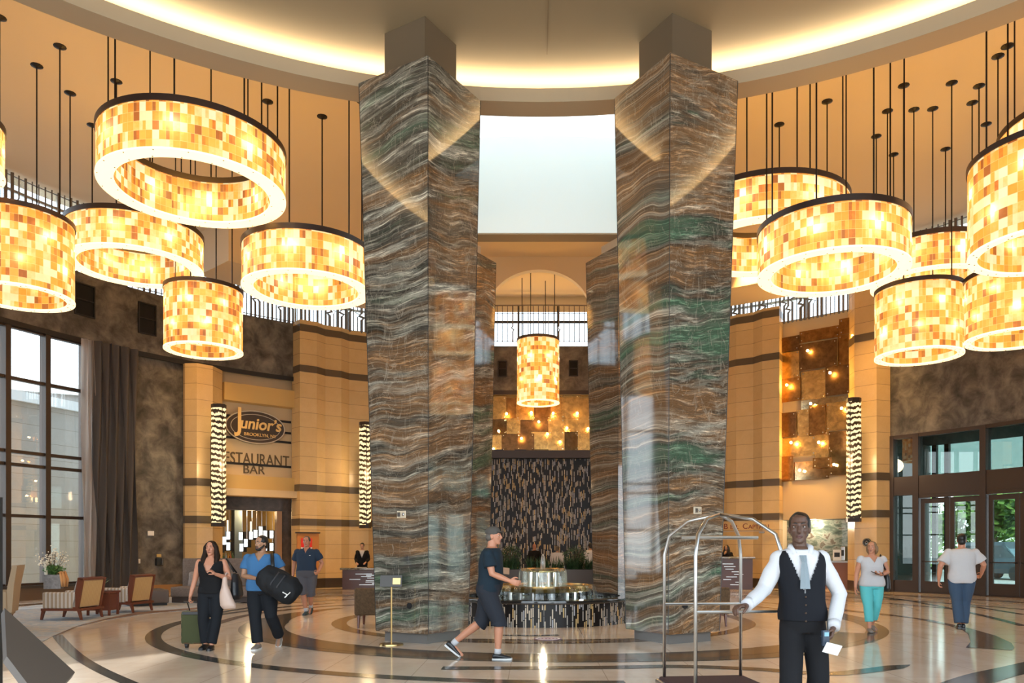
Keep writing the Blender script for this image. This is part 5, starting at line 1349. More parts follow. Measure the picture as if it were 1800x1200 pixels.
# slanted sign stand in the left foreground
t = thing('slanted_sign_stand', 'brown slanted sign board on a dark post in the left foreground', 'sign', (-2.03, 3.0, 0))
A_, B_, C_, D_ = [at(*p) for p in ((8, 1068, 3.0), (132, 1181, 2.95), (78, 1240, 2.72), (12, 1153, 2.80))]
E_ = Vector((-2.03, 3.0, 0)); nrm = (B_-A_).cross(D_-A_).normalized()*0.03
b = MB(); q = [v-E_ for v in (A_, B_, C_, D_)]; b.loft([q, [v+nrm for v in q]]); b.build('board', mat('brown_board', (0.062, 0.050, 0.042), 0.45), t)
b = MB(); b.box((-0.044, 0.02, 0.85), (0.05, 0.02, 1.7)); b.box((0.14, -0.12, 0.42), (0.30, 0.03, 0.80)); b.build('post', M['black'], t)
b = MB(); b.box((0.1, 0, 0.015), (0.5, 0.5, 0.03)); b.build('base', M['black'], t)

# ------------------------------------------------------------------ luggage cart
t = thing('luggage_cart', 'tall birdcage luggage cart with chrome posts beside the man in a vest', 'cart', (1.60, 6.75, 0), radians(6))
w2, d2 = 0.36, 0.46
b = MB(); b.rbox((0, 0, 0.30), (2*w2+0.08, 2*d2+0.1, 0.07), 0.02); b.build('deck', mat('dark_carpet', (0.05, 0.02, 0.02), 0.9), t)
b = MB(); b.rbox((0, 0, 0.285), (2*w2+0.14, 2*d2+0.16, 0.05), 0.02); b.build('bumper', M['steel'], t)
for x in (-w2, w2):
    for y in (-d2, d2):
        b = MB(); b.tube([(x, y, 0.33), (x, y, 1.45), (x*0.9, y*0.9, 1.62), (x*0.55, y*0.55, 1.75), (0, 0, 1.80)], 0.0155, 10); b.build('post', M['steel'], t, True)
for y in (-d2, d2): b = MB(); b.tube([(-w2, y, 1.0), (w2, y, 1.0)], 0.014, 8); b.build('side_rail', M['steel'], t)
b = MB(); b.tube([(-w2+0.02, 0, 1.60), (w2-0.02, 0, 1.60)], 0.016, 8); b.build('hanging_rail', M['steel'], t)
for x in (-w2+0.05, w2-0.05):
    for y in (-d2+0.05, d2-0.05):
        f = MB(); f.box((x, y, 0.22), (0.05, 0.07, 0.10)); f = f.build('caster', M['steel'], t)
        b = MB(); b.tube([(x-0.02, y, 0.09), (x+0.02, y, 0.09)], 0.09, 16); b.build('wheel', M['black'], f)

# ------------------------------------------------------------------ outside the entrance: trees and a van
rnd = random.Random(17)
def tree(x, y, h, r, label, m_):
    t = thing('tree', label, 'tree', (x, y, -0.15), group='trees outside the entrance')
    b = MB(); b.tube([(0, 0, 0), (0.05, 0, h*0.3), (-0.05, 0.05, h*0.6)], [0.22, 0.16, 0.08], 8); b.build('trunk', M['twig'], t)
    b = MB()
    for k in range(16):
        c_ = (rnd.gauss(0, r*0.42), rnd.gauss(0, r*0.42), h*0.46+rnd.gauss(0, h*0.15)); leafcloud(b, c_, (r*0.45, r*0.45, r*0.40), 260, 0.62, rnd)
    o = b.build('crown', M[m_], t); o['kind'] = 'stuff'
M['leaf_bright'] = mottled('bright_leaf', [(0.3, (0.10, 0.22, 0.04)), (0.7, (0.30, 0.48, 0.10))], 0.8, 0.6)  # paler, yellower green for most of the outdoor foliage
tree(30.5, 52, 8, 2.6, 'bright green tree outside above the dark van', 'leaf_bright')
tree(25.0, 54, 8, 2.4, 'green tree outside seen through the middle glass doors', 'leaf_bright')
tree(36.5, 50, 8, 2.8, 'green tree outside at the right edge of the entrance', 'leaf_bright')
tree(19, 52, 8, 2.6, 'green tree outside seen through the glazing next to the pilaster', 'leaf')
t = thing('hedge', 'long clipped hedge far outside behind the van and trees', 'hedge', (30, 66, -0.15), radians(-24))
b = MB()
for k in range(44): leafcloud(b, (-22+k, rnd.uniform(-.5, .5), 1.7), (0.9, 0.8, 1.8), 90, 0.6, rnd)
o = b.build('foliage', M['leaf_bright'], t); o['kind'] = 'stuff'
b = MB(); b.box((0, 0, 0.1), (45, 1.4, 0.2)); b.build('earth', M['soil'], t)
t = thing('van', 'dark van parked outside the right hand glass doors', 'van', (25.9, 43.0, -0.15), radians(12))
prof = [(-0.95, 0.35), (0.95, 0.35), (0.98, 0.95), (0.86, 1.15), (0.76, 1.85), (0.6, 2.05), (-0.6, 2.05), (-0.76, 1.85), (-0.86, 1.15), (-0.98, 0.95)]
b = MB(); b.loft([[(x*0.94, -2.5, 0.35+(min(z, 1.05)-0.35)*0.85) for x, z in prof], [(x, -2.3, min(z, 1.10)) for x, z in prof], [(x, -1.35, min(z, 1.22)) for x, z in prof], [(x, -0.45, z) for x, z in prof], [(x, 2.4, z) for x, z in prof]]); b.build('body', mat('van_paint', (0.05, 0.065, 0.08), 0.2), t)
b = MB(); b.loft([[(-.74, -1.36, 1.26), (.74, -1.36, 1.26), (.62, -0.56, 1.92), (-.62, -0.56, 1.92)], [(-.74, -1.30, 1.22), (.74, -1.30, 1.22), (.62, -0.50, 1.88), (-.62, -0.50, 1.88)]]); b.build('windscreen', mat('windscreen', (0.16, 0.24, 0.28), 0.05), t)
for s_ in (-1, 1):
    b = MB(); b.ell((s_*0.68, -2.42, 0.86), (0.2, 0.1, 0.11), 10, 6); b.build('headlamp', M['white'], t)
    for y in (-1.55, 1.6): b = MB(); b.tube([(s_*0.82, y, 0.36), (s_*0.99, y, 0.36)], 0.36, 18); b.build('wheel', M['black'], t)
b = MB(); b.box((0, -2.50, 0.62), (1.1, 0.06, 0.2)); b.build('grille', M['steel'], t)
# ------------------------------------------------------------------ people
def V(*a): return Vector(a)
def remesh(mb, name, m_, parent, voxel, iters=3, wr=0.0, ws=7.0, cut=None, seed=0):
    me = bpy.data.meshes.new('tmp'); me.from_pydata(mb.v, [], mb.f); me.update()
    bm = bmesh.new(); bm.from_mesh(me); bmesh.ops.recalc_face_normals(bm, faces=bm.faces); bm.to_mesh(me); bm.free()
    o = bpy.data.objects.new('tmp', me); COL.objects.link(o)
    r = o.modifiers.new('r', 'REMESH'); r.mode = 'VOXEL'; r.voxel_size = voxel; r.adaptivity = 0
    s_ = o.modifiers.new('s', 'SMOOTH'); s_.factor = 0.5; s_.iterations = iters
    dg = bpy.context.evaluated_depsgraph_get(); m2 = bpy.data.meshes.new_from_object(o.evaluated_get(dg))
    bpy.data.objects.remove(o); bpy.data.meshes.remove(me)
    m2.name = name; m2.materials.clear(); m2.materials.append(m_)
    if wr or cut:
        bm = bmesh.new(); bm.from_mesh(m2); bm.normal_update()
        if wr:
            mv = []
            for v in bm.verts:
                p = v.co; k = mnoise.noise(Vector((p.x*ws+seed, p.y*ws, p.z*ws*0.8)))+0.5*mnoise.noise(Vector((p.x*ws*2.2, p.y*ws*2.2+seed, p.z*ws*1.5)))
                mv.append(v.normal*k*wr)
            for v, d in zip(bm.verts, mv): v.co += d
        if cut:
            dele = [f for f in bm.faces if cut(f.calc_center_median())]
            bmesh.ops.delete(bm, geom=dele, context='FACES')
        bm.to_mesh(m2); bm.free()
    m2.polygons.foreach_set('use_smooth', [True]*len(m2.polygons))
    ob = bpy.data.objects.new(name, m2); COL.objects.link(ob); ob.parent = parent
    return ob

TORSO = [(0.84, .145, .105), (0.92, .168, .122), (1.00, .165, .118), (1.08, .150, .108), (1.17, .152, .112), (1.27, .165, .120), (1.36, .176, .116), (1.42, .168, .098), (1.46, .120, .076), (1.49, .064, .060)]
class Human:
    def __init__(s, name, label, loc, rz, H, skin, gw=1.0, gd=1.0, belly=0.0, bust=0.0, hip=0.0, lean=(0, 0), voxel=0.0075, yaw=0.0, pitch=0.0, arms=None, legs=None, hands=None, group=None):
        s.k = H/1.75; s.gw, s.gd, s.belly, s.bust, s.hip, s.lean, s.vx = gw, gd, belly, bust, hip, lean, voxel
        s.t = thing(name, label, 'person', loc, rz, group)
        s.arms, s.legs = arms, legs; s.seed = len(label)
        b = MB(); k = s.k
        s.torso(b, 0.84, 1.49, 0.0)
        lx, ly = s.off(1.50)
        s.neck = V(lx, ly, 1.49)*k; s.hc = V(lx+s.lean[0]*0.1, ly-0.012+s.lean[1]*0.1, 1.635)
        s.HR = Matrix.Rotation(yaw, 3, 'Z') @ Matrix.Rotation(pitch, 3, 'X')
        b.tube([V(lx, ly+0.005, 1.44)*k, V(lx, ly, 1.50)*k, (s.hc+V(0, 0.015, -0.06))*k], [0.062*k, 0.055*k*sqrt(gw), 0.056*k*sqrt(gw)], 14)
        s.head(b)
        for i, sd in enumerate((-1, 1)):
            S, E, W_ = s.joint(i)
            b.tube([S*k, (S*.5+E*.5)*k, E*k, (E*.6+W_*.4)*k, W_*k], [.052*k*gw, .047*k*gw, .039*k*gw, .039*k*sqrt(gw), .027*k], 14, round_ends=True)
            hd, hn, curl = hands[i]
            s.hand(b, W_*k, V(*hd).normalized(), V(*hn).normalized(), curl, sd)
            Hp, K, A_, toe = s.leg(i)
            b.tube([Hp*k, (Hp*.5+K*.5)*k, K*k, (K*.68+A_*.32)*k, A_*k], [.086*k*gw, .074*k*gw, .054*k*sqrt(gw), .056*k*sqrt(gw), .036*k], 14, round_ends=True)
            td = V(*toe).normalized()
            b.tube([A_*k+V(0, 0, -.03)*k-td*.03*k, A_*k+td*.08*k+V(0, 0, -.055)*k, A_*k+td*.15*k+V(0, 0, -.065)*k], [.034*k, .032*k, .024*k], 10, round_ends=True)
        s.body = remesh(b, 'body', skin, s.t, voxel, 2)
        s.face(skin)
    def off(s, z):
        f = max(0, (z-0.95)/0.55); return s.lean[0]*f, s.lean[1]*f
    def sec(s, z, w, d, g, n=26):
        lx, ly = s.off(z)
        fb = s.belly*math.exp(-((z-1.08)/0.15)**2)+s.bust*math.exp(-((z-1.29)/0.07)**2)
        fh = s.hip*math.exp(-((z-0.93)/0.11)**2)
        W_ = w*s.gw+g+fh+s.belly*0.25*math.exp(-((z-1.06)/0.17)**2); Dd = d*s.gd+g+fh*0.5+fb*0.5; cy = -fb*0.5+fh*0.25
        out = []
        for i in range(n):
            a = 2*pi*i/n; c, q = cos(a), sin(a)
            e_ = 0.82
            out.append(V((abs(c)**e_)*(1 if c > 0 else -1)*W_+lx, (abs(q)**e_)*(1 if q > 0 else -1)*Dd+cy+ly, z)*s.k)
        return out
    def torso(s, b, z0, z1, g):
        zs = sorted(set([z0, z1]+[z for z, _, _ in TORSO if z0 < z < z1])); secs = []
        for z in zs:
            for (za, wa, da), (zb, wb, db) in zip(TORSO, TORSO[1:]):
                if za <= z <= zb+1e-6 or (z < TORSO[0][0] and za == TORSO[0][0]):
                    f = max(0, (z-za)/(zb-za)); secs.append(s.sec(z, wa+(wb-wa)*f, da+(db-da)*f, g)); break
        b.loft(secs)
    def joint(s, i):
        sd = (-1, 1)[i]; lx, ly = s.off(1.42)
        S = V(sd*(0.172*s.gw+0.015)+lx, ly+0.005, 1.405); E, W_ = s.arms[i]
        return S, V(*E), V(*W_)
    def leg(s, i):
        sd = (-1, 1)[i]; K, A_, toe = s.legs[i]
        return V(sd*(0.088*s.gw+s.hip*0.4), 0.0, 0.90), V(*K), V(*A_), toe
    def head(s, b):
        k, c, R = s.k, s.hc, s.HR
        prof = [(-.112, .022, .026, -.062), (-.098, .040, .043, -.048), (-.068, .054, .064, -.026), (-.030, .064, .082, -.010), (.010, .071, .091, -.002), (.050, .073, .095, .003), (.082, .064, .085, .006), (.104, .042, .058, .008), (.114, .015, .022, .01)]
        tr = lambda p: (c+R @ p)*k
        b.loft([[tr(V(w*cos(2*pi*i/20), y+d*sin(2*pi*i/20), z)) for i in range(20)] for z, w, d, y in prof])
        b.tube([tr(V(0, -.088, .022)), tr(V(0, -.102, -.004)), tr(V(0, -.113, -.026)), tr(V(0, -.100, -.034))], [.010*k, .013*k, .016*k, .013*k], 8, round_ends=True)
        b.tube([tr(V(-.045, -.082, .030)), tr(V(0, -.092, .030)), tr(V(.045, -.082, .030))], [.011*k, .013*k, .011*k], 8, round_ends=True)
        for x in (-1, 1):
            b.ell(tr(V(x*.073, .006, -.012)), (.012*k, .020*k, .032*k), 8, 6, M=R); b.ell(tr(V(x*.038, -.070, -.020)), (.022*k, .020*k, .018*k), 8, 6, M=R)
        b.ell(tr(V(0, -.083, -.064)), (.026*k, .018*k, .013*k), 10, 6, M=R); b.ell(tr(V(0, -.080, -.100)), (.020*k, .018*k, .016*k), 10, 6, M=R)
    def face(s, skin):
        k, c, R = s.k, s.hc, s.HR; tr = lambda p: (c+R @ p)*k
        b = MB()
        for x in (-1, 1): b.ell(tr(V(x*.031, -.078, .008)), (.0125*k, .009*k, .0070*k), 10, 6, M=R)
        e_ = b.build('eyes', PM['eye'], s.t, True)
        b = MB()
        for x in (-1, 1): b.ell(tr(V(x*.031, -.086, .008)), (.006*k, .004*k, .006*k), 8, 6, M=R)
        b.build('iris', PM['iris'], e_, True)
        b = MB()
        b.tube([tr(V(-.024, -.090, -.065)), tr(V(-.008, -.100, -.061)), tr(V(.008, -.100, -.061)), tr(V(.024, -.090, -.065))], [.003*k, .0045*k, .0045*k, .003*k], 6)
        b.tube([tr(V(-.018, -.093, -.071)), tr(V(0, -.099, -.073)), tr(V(.018, -.093, -.071))], [.003*k, .005*k, .003*k], 6); b.build('lips', PM['lips'] if skin is not SK['dark'] else PM['lips_dark'], s.t, True)
    def brows(s, m_):
        k, c, R = s.k, s.hc, s.HR; tr = lambda p: (c+R @ p)*k; b = MB()
        for x in (-1, 1): b.tube([tr(V(x*.014, -.100, .032)), tr(V(x*.030, -.097, .038)), tr(V(x*.048, -.083, .032))], [.004*k, .005*k, .003*k], 6)
        b.build('eyebrows', m_, s.t, True)
    def hand(s, b, w, d, n, curl, sd):
        # d: along the hand, n: palm normal (fingers curl towards n)
        k = s.k; n = (n-d*n.dot(d)).normalized(); u = d.cross(n).normalized()
        th = u if u.dot(V(-sd*0.5, -1, 0.5)) > 0 else -u          # side where the thumb leaves
        def sec(c, a, e_): return [c+u*a*cos(2*pi*i/12)*k+n*e_*sin(2*pi*i/12)*k for i in range(12)]
        b.loft([sec(w-d*.02*k, .026, .022), sec(w+d*.02*k, .032, .019), sec(w+d*.06*k, .042, .017), sec(w+d*.095*k, .040, .014)])
        for q in range(4):
            L = (.062, .074, .080, .072)[q]*k; p = w+d*(.082, .089, .090, .086)[q]*k+th*(-.031+.0207*q)*k
            P = [p-d*.02*k, p]; a = 0.0
            for f, c in ((.45, .75), (.32, 1.0), (.23, .6)):
                a += curl*c*(1.08-0.06*q); p = p+(d*cos(a)+n*sin(a)+th*(q-1.5)*.04)*L*f; P.append(p)
            b.tube(P, [.0100*k, .0104*k, .0098*k, .0092*k, .0082*k], 8, round_ends=True)
        p = w+d*.025*k+th*.028*k; q1 = p+(d*.55+th*.7+n*.35).normalized()*.036*k; q2 = q1+(d*.85+th*.25+n*(.25+.4*curl)).normalized()*.032*k; q3 = q2+(d*.9+n*(.3+.6*curl)-th*.1).normalized()*.024*k
        b.tube([p, q1, q2, q3], [.0150*k, .0125*k, .0110*k, .0092*k], 8, round_ends=True)
    # ---- clothing
    def top(s, m_, z0=0.92, z1=1.465, g=0.017, sleeve=0.5, wr=0.008, cut=None, name='shirt', sg=0.016, flare=0.0, arms=(0, 1), voxel=0.011):
        b = MB(); k = s.k; s.torso(b, z0, z1, g)
        for i in arms:
            if sleeve <= 0: 
                continue
            S, E, W_ = s.joint(i); gw = s.gw
            P = [S+V((1, -1)[i]*0.05, 0, -0.01), S+V((1, -1)[i]*0.012, 0, -0.012)]; R_ = [.050*gw+sg, .047*gw+sg]
            if sleeve <= 1: P += [S+(E-S)*sleeve*0.55, S+(E-S)*sleeve]; R_ += [.052*gw+sg+flare*.5, .047*gw+sg+flare]
            else: 
                f = sleeve-1; P += [S*.5+E*.5, E, E+(W_-E)*f*.55, E+(W_-E)*f]; R_ += [.050*gw+sg, .044*gw+sg, .040*gw+sg, .031*gw+sg]
            b.tube([p*k for p in P], [r*k for r in R_], 16, round_ends=False)
            b.ell((S+V((1, -1)[i]*0.006, 0, -0.006))*k, ((.054*gw+sg)*k,)*3, 14, 10)
        return remesh(b, name, m_, s.t, voxel, 4, wr, 6.0, cut, s.seed)
    def pants(s, m_, zt=1.0, length=1.0, g=0.014, wr=0.006, name='trousers', flare=0.012, voxel=0.011):
        b = MB(); k = s.k; s.torso(b, 0.84, zt, g); gw = s.gw
        for i in (0, 1):
            Hp, K, A_, toe = s.leg(i)
            full = [(0, .092*gw), (.25, .088*gw), (.5, .066*sqrt(gw)+flare*.3), (.75, .060*sqrt(gw)+flare*.7), (.97, .050*sqrt(gw)+flare)]
            P, R_ = [], []
            def pt(f): return Hp+(K-Hp)*(f/.5) if f <= .5 else K+(A_-K)*((f-.5)/.5)
            for f, r in full:
                if f < length: P.append(pt(f)); R_.append(r+g)
            r_end = next((r0+(r1-r0)*(length-f0)/(f1-f0) for (f0, r0), (f1, r1) in zip(full, full[1:]) if f0 <= length <= f1), full[-1][1])
            P.append(pt(min(length, 0.985))); R_.append(r_end+g+(flare if length < .8 else 0))
            b.tube([p*k for p in P], [r*k for r in R_], 18)
            b.ell((Hp+V(0, 0.0, 0.0))*k, ((.094*gw+g)*k, (.098*gw+g)*k, .10*k), 14, 10)
        return remesh(b, name, m_, s.t, voxel, 4, wr, 6.5, None, s.seed+3)
    def shoes(s, m_, sole=None, low=False):
        k = s.k
        for i in (0, 1):
            Hp, K, A_, toe = s.leg(i); td = V(*toe).normalized(); b = MB(); side = td.cross(V(0, 0, 1)).normalized(); up = side.cross(td)
            def sec(f, w, h, z): 
                c = A_+td*f+up*(z-0.0)
                return [(c+side*w*cos(2*pi*q/14)+up*h*sin(2*pi*q/14))*k for q in range(14)]
            b.loft([sec(-.075, .018, .022, -.045), sec(-.065, .034, .038, -.042), sec(-.02, .042, .048 if not low else .036, -.036), sec(.05, .046, .040, -.048), sec(.12, .050, .030, -.058), sec(.165, .042, .022, -.064), sec(.185, .020, .012, -.068)])
            o = remesh(b, 'shoe', m_, s.t, 0.009, 2)
            if sole:
                b = MB()
                def sec2(f, w): 
                    c = A_+td*f-up*.082
                    return [(c+side*w*sx+up*.012*sz)*k for sx, sz in ((-1, -1), (1, -1), (1, 1), (-1, 1))]
                b.loft([sec2(-.075, .028), sec2(-.03, .040), sec2(.06, .045), sec2(.13, .050), sec2(.175, .036), sec2(.19, .018)]); b.build('sole', sole, o)
    def hair(s, m_, style='short'):
        k, c, R = s.k, s.hc, s.HR; tr = lambda p: (c+R @ p)*k; b = MB()
        if style == 'short':
            b.ell(tr(V(0, .018, .036)), (.083*k, .102*k, .092*k), 20, 14, M=R)
            b.ell(tr(V(0, .050, -.025)), (.070*k, .058*k, .075*k), 16, 10, M=R)
            cut = None
        elif style == 'bob':
            b.ell(tr(V(0, .018, .036)), (.084*k, .100*k, .090*k), 20, 14, M=R)
            for x in (-1, 1): b.tube([tr(V(x*.060, -.030, .06)), tr(V(x*.082, .005, 0)), tr(V(x*.080, .020, -.07)), tr(V(x*.066, .03, -.115))], [.022*k, .034*k, .036*k, .022*k], 10, round_ends=True)
            b.ell(tr(V(0, .055, -.045)), (.080*k, .060*k, .085*k), 16, 10, M=R)
        else:
            b.ell(tr(V(0, .018, .036)), (.088*k, .102*k, .092*k), 20, 14, M=R)
            for x in (-1, 1):
                b.tube([tr(V(x*.050, -.048, .075)), tr(V(x*.084, -.015, .02)), tr(V(x*.092, .0, -.08)), tr(V(x*.105, -.035, -.17)), tr(V(x*.100, -.070, -.25)), tr(V(x*.085, -.075, -.31))], [.020*k, .034*k, .044*k, .046*k, .036*k, .016*k], 12, round_ends=True)
                b.tube([tr(V(x*.04, .06, .03)), tr(V(x*.06, .075, -.12)), tr(V(x*.07, .085, -.27))], [.05*k, .062*k, .03*k], 12, round_ends=True)
        o = remesh(b, 'hair', m_, s.t, 0.010*max(k, .9), 2, 0.004, 22.0, None, s.seed)
        return o

PM = {'lips_dark': mat('dark_lips', (0.11, 0.045, 0.04), 0.4), 'eye': mat('eye_white', (0.50, 0.46, 0.42), 0.3), 'iris': mat('dark_iris', (0.03, 0.018, 0.01), 0.1), 'lips': mat('lips', (0.28, 0.09, 0.065), 0.45)}
def skinmat(name, c):
    m, nt, b, o = newmat(name); N = NT(nt); f = N.noise(N.pos(), 9, 4, 0.6)
    N.link(N.mix(f, tuple(x*0.85 for x in c), tuple(min(1, x*1.12) for x in c)), b.inputs['Base Color']); b.inputs['Roughness'].default_value = 0.48
    b.inputs['Subsurface Weight'].default_value = 0.08; b.inputs['Subsurface Radius'].default_value = (0.02, 0.008, 0.004); return m
SK = {'fair': skinmat('fair_skin', (0.55, 0.32, 0.22)), 'pink': skinmat('ruddy_skin', (0.55, 0.245, 0.145)), 'tan': skinmat('tan_skin', (0.40, 0.21, 0.12)), 'dark': skinmat('dark_skin', (0.095, 0.045, 0.028))}
def cloth(name, c, rough=0.85):
    m, nt, b, o = newmat(name); N = NT(nt); f = N.noise(N.pos(), 160, 2, 0.5); f2 = N.noise(N.pos(), 7, 4, 0.6)
    col = N.mix(N.m('MULTIPLY', f, 0.35), c, tuple(x*0.55 for x in c)); col = N.mix(N.m('MULTIPLY', f2, 0.3), col, tuple(x*0.7 for x in c))
    N.link(col, b.inputs['Base Color']); b.inputs['Roughness'].default_value = rough; b.inputs['Sheen Weight'].default_value = 0.0; b.inputs['Specular IOR Level'].default_value = 0.25; return m
CL = {'black': cloth('black_knit', (0.010, 0.010, 0.011)), 'denim': cloth('dark_denim', (0.012, 0.014, 0.018)), 'denim2': cloth('blue_denim', (0.055, 0.095, 0.16)), 'blue': cloth('blue_jersey', (0.055, 0.17, 0.36)), 'navy': cloth('navy_polo', (0.028, 0.048, 0.085)),
      'navy2': cloth('dark_navy_jersey', (0.014, 0.028, 0.042)), 'grey': cloth('grey_cotton', (0.11, 0.11, 0.13)), 'white': cloth('white_cotton', (0.62, 0.62, 0.64)), 'turq': cloth('turquoise_cotton', (0.13, 0.58, 0.60)), 'vest': cloth('black_vest', (0.008, 0.009, 0.013)), 'suit': cloth('black_suit', (0.010, 0.010, 0.012)),
      'cap': cloth('grey_cap', (0.10, 0.09, 0.08)), 'tie': cloth('pale_blue_tie', (0.22, 0.27, 0.30), 0.5)}
HR = {'brown': mat('brown_hair', (0.020, 0.010, 0.005), 0.6, spec=0.2), 'black': mat('black_hair', (0.008, 0.007, 0.006), 0.4), 'greyb': mat('grey_brown_hair', (0.10, 0.085, 0.07), 0.6), 'blond': mat('ash_blond_hair', (0.21, 0.125, 0.06), 0.55)}
SH = {'black': mat('black_shoe', (0.012, 0.012, 0.013), 0.35), 'white': mat('white_sole', (0.7, 0.7, 0.68), 0.5), 'taupe': mat('taupe_suede', (0.23, 0.19, 0.16), 0.8), 'blue': mat('dark_teal_shoe', (0.03, 0.06, 0.075), 0.5)}
def bagmesh(name, label, cat, secs, m_, wr=0.012, voxel=0.014, seed=1.0, parts=()):
    b = MB(); b.loft(secs); t = bpy.data.objects.new(name, None); COL.objects.link(t); tag(t, label, cat, None, 'thing')
    c = V(*[sum(p[i] for q in secs for p in q)/sum(len(q) for q in secs) for i in range(3)]); t.location = c
    b.v = [tuple(V(*v)-c) for v in b.v]
    remesh(b, 'bag_body', m_, t, voxel, 4, wr, 6.0, None, seed); return t, c
def ering(c, a, b_, e1, e2, n=18): return [V(*c)+e1*a*cos(2*pi*i/n)+e2*b_*sin(2*pi*i/n) for i in range(n)]
X_, Y_, Z_ = V(1, 0, 0), V(0, 1, 0), V(0, 0, 1)
DOWN = (0, -0.1, -1)

# 1 woman in black with a rolling suitcase
L1 = V(-4.86, 11.85, 0)
h = Human('person', 'woman in black sleeveless top and dark jeans pulling a green suitcase', L1, 0.03, 1.62, SK['pink'], gw=1.06, bust=0.035, hip=0.02, lean=(0, -0.01),
          arms=[((-.275, .02, 1.12), (-.335, -.02, .86)), ((.275, .03, 1.14), (.145, -.215, 1.22))],
          legs=[((-.10, -.09, .50), (-.075, -.06, .095), (-.1, -1, -.02)), ((.085, -.03, .50), (.050, -.14, .085), (.12, -1, .05))],
          hands=[((-.05, -.15, -1), (1, 0, 0), 1.15), ((-.55, -.35, .55), (-.3, .3, -.9), .9)])
h.pants(CL['denim'], 1.02, 1.0, flare=.010)
h.top(CL['black'], .90, 1.43, .020, 0, cut=lambda p: p.y < 0 and p.z > (1.43*.926)-.19+abs(p.x)*1.9*1.0 and abs(p.x) < .11, name='sleeveless_top')
b = MB()
for x in (-1, 1): b.tube([V(x*.085, -.105, 1.36)*h.k, V(x*.105, -.02, 1.475)*h.k, V(x*.10, .085, 1.38)*h.k], .024, 10)
b.build('shoulder_strap', CL['black'], h.t, True)
h.hair(HR['brown'], 'long'); h.shoes(SH['black'], SH['black'], True); h.brows(HR['brown'])
hw = L1+V(-.335, -.02, .86)*h.k+V(0, -.02, -.09)
# suitcase
t = thing('suitcase', 'green soft suitcase on wheels with patterned sides pulled by the woman', 'suitcase', (hw.x+.015, hw.y+.16, 0), 0.05)
gm = mat('green_canvas', (0.048, 0.055, 0.016), 0.8)
b = MB(); b.rbox((0, 0, .315), (.37, .22, .50), .045, seg=3); b.build('shell', mottled('patterned_canvas', [(0.4, (0.030, 0.045, 0.018)), (0.5, (0.16, 0.16, 0.08)), (0.6, (0.16, 0.06, 0.035)), (0.7, (0.05, 0.09, 0.03))], 14, 0.85), t, angle=40)
b = MB(); b.rbox((0, -.118, .30), (.315, .03, .42), .012); b.build('front_pocket', gm, t)
b = MB(); b.box((0, -.112, .535), (.30, .03, .04)); b.build('top_panel', M['black'], t)
b = MB()
for x in (-.09, .09): b.tube([(x, .02, .55), (x-.012, -.06, .70), (x-.02, -.16, hw.z-.01)], .009, 6)
b.tube([(-.112, -.16, hw.z), (.072, -.16, hw.z)], .014, 8); b.build('pull_handle', M['black'], t)
for x in (-.13, .13): b = MB(); b.tube([(x-.02, 0, .035), (x+.02, 0, .035)], .035, 14); b.box((x, 0, .06), (.05, .06, .03)); b.build('wheel', M['black'], t)
# bags of the woman
o = L1+V(.275, .03, 1.14)*h.k
t, c = bagmesh('plastic_bag', 'pale plastic carrier bag hanging from the woman in black', 'bag', [ering(o+V(-.03, -.10, .03), .03, .03, X_, Y_), ering(o+V(-.02, -.12, -.10), .055, .05, X_, Y_), ering(o+V(.0, -.12, -.25), .095, .06, X_, Y_), ering(o+V(.03, -.11, -.40), .12, .07, X_, Y_), ering(o+V(.04, -.10, -.45), .10, .06, X_, Y_)], mat('pale_plastic', (0.58, 0.42, 0.34), 0.35), .010, .012)
b = MB(); b.tube([V(-.03, -.10, .03)+o-c, V(-.02, -.06, .09)+o-c, V(.0, .0, .06)+o-c], .012, 6); b.build('handle', mat('pale_plastic_handle', (0.58, 0.42, 0.34), 0.4), t, True)
t, c = bagmesh('shoulder_bag', 'black shoulder bag hanging behind the carrier bag of the woman', 'bag', [ering(o+V(.06, .08, .08), .06, .05, Y_, X_), ering(o+V(.08, .08, -.05), .13, .075, Y_, X_), ering(o+V(.09, .08, -.25), .16, .085, Y_, X_), ering(o+V(.08, .08, -.32), .12, .06, Y_, X_)], M['leather_black'] if 'leather_black' in M else mat('black_leather', (0.012, 0.012, 0.014), 0.4), .008)
b = MB(); b.tube([o+V(.06, .03, .10)-c, o+V(-.05, .02, .30)-c, o+V(-.08, .10, .30)-c, o+V(.06, .14, .08)-c], .013, 6); b.build('strap', M['black'], t, True)

# 2 man in a blue shirt with a black duffel bag
L2 = V(-4.12, 11.9, 0)
h = Human('person', 'man in blue v-neck shirt and jeans carrying a large black bag', L2, 0.0, 1.70, SK['tan'], gw=1.20, gd=1.12, belly=.045, yaw=-0.5, pitch=.05,
          arms=[((-.265, -.03, 1.13), (.005, -.27, 1.10)), ((.33, .02, 1.16), (.30, -.22, 1.02))],
          legs=[((-.07, -.10, .50), (-.015, -.13, .09), (-.12, -1, 0)), ((.15, -.02, .51), (.175, .30, .16), (.15, -1, -.55))],
          hands=[((.9, -.25, -.05), (0, .9, -.3), .7), ((-.2, -.9, -.2), (-.9, .2, 0), .9)])
h.pants(CL['denim'], 1.02, 1.0, flare=.016); h.top(CL['blue'], .90, 1.475, .022, .62, wr=.009, flare=.014, cut=lambda p: p.y < -0.02 and p.z > 1.475*.97-.115+abs(p.x)*1.6 and abs(p.x) < .08)
h.hair(HR['black'], 'short'); h.shoes(SH['taupe'], SH['white'], True); h.brows(HR['black'])
k, c_, R_ = h.k, h.hc, h.HR; b = MB(); tr = lambda p: (c_+R_ @ p)*k
b.ell(tr(V(0, -.062, -.093)), (.046*k, .044*k, .026*k), 14, 8, M=R_)
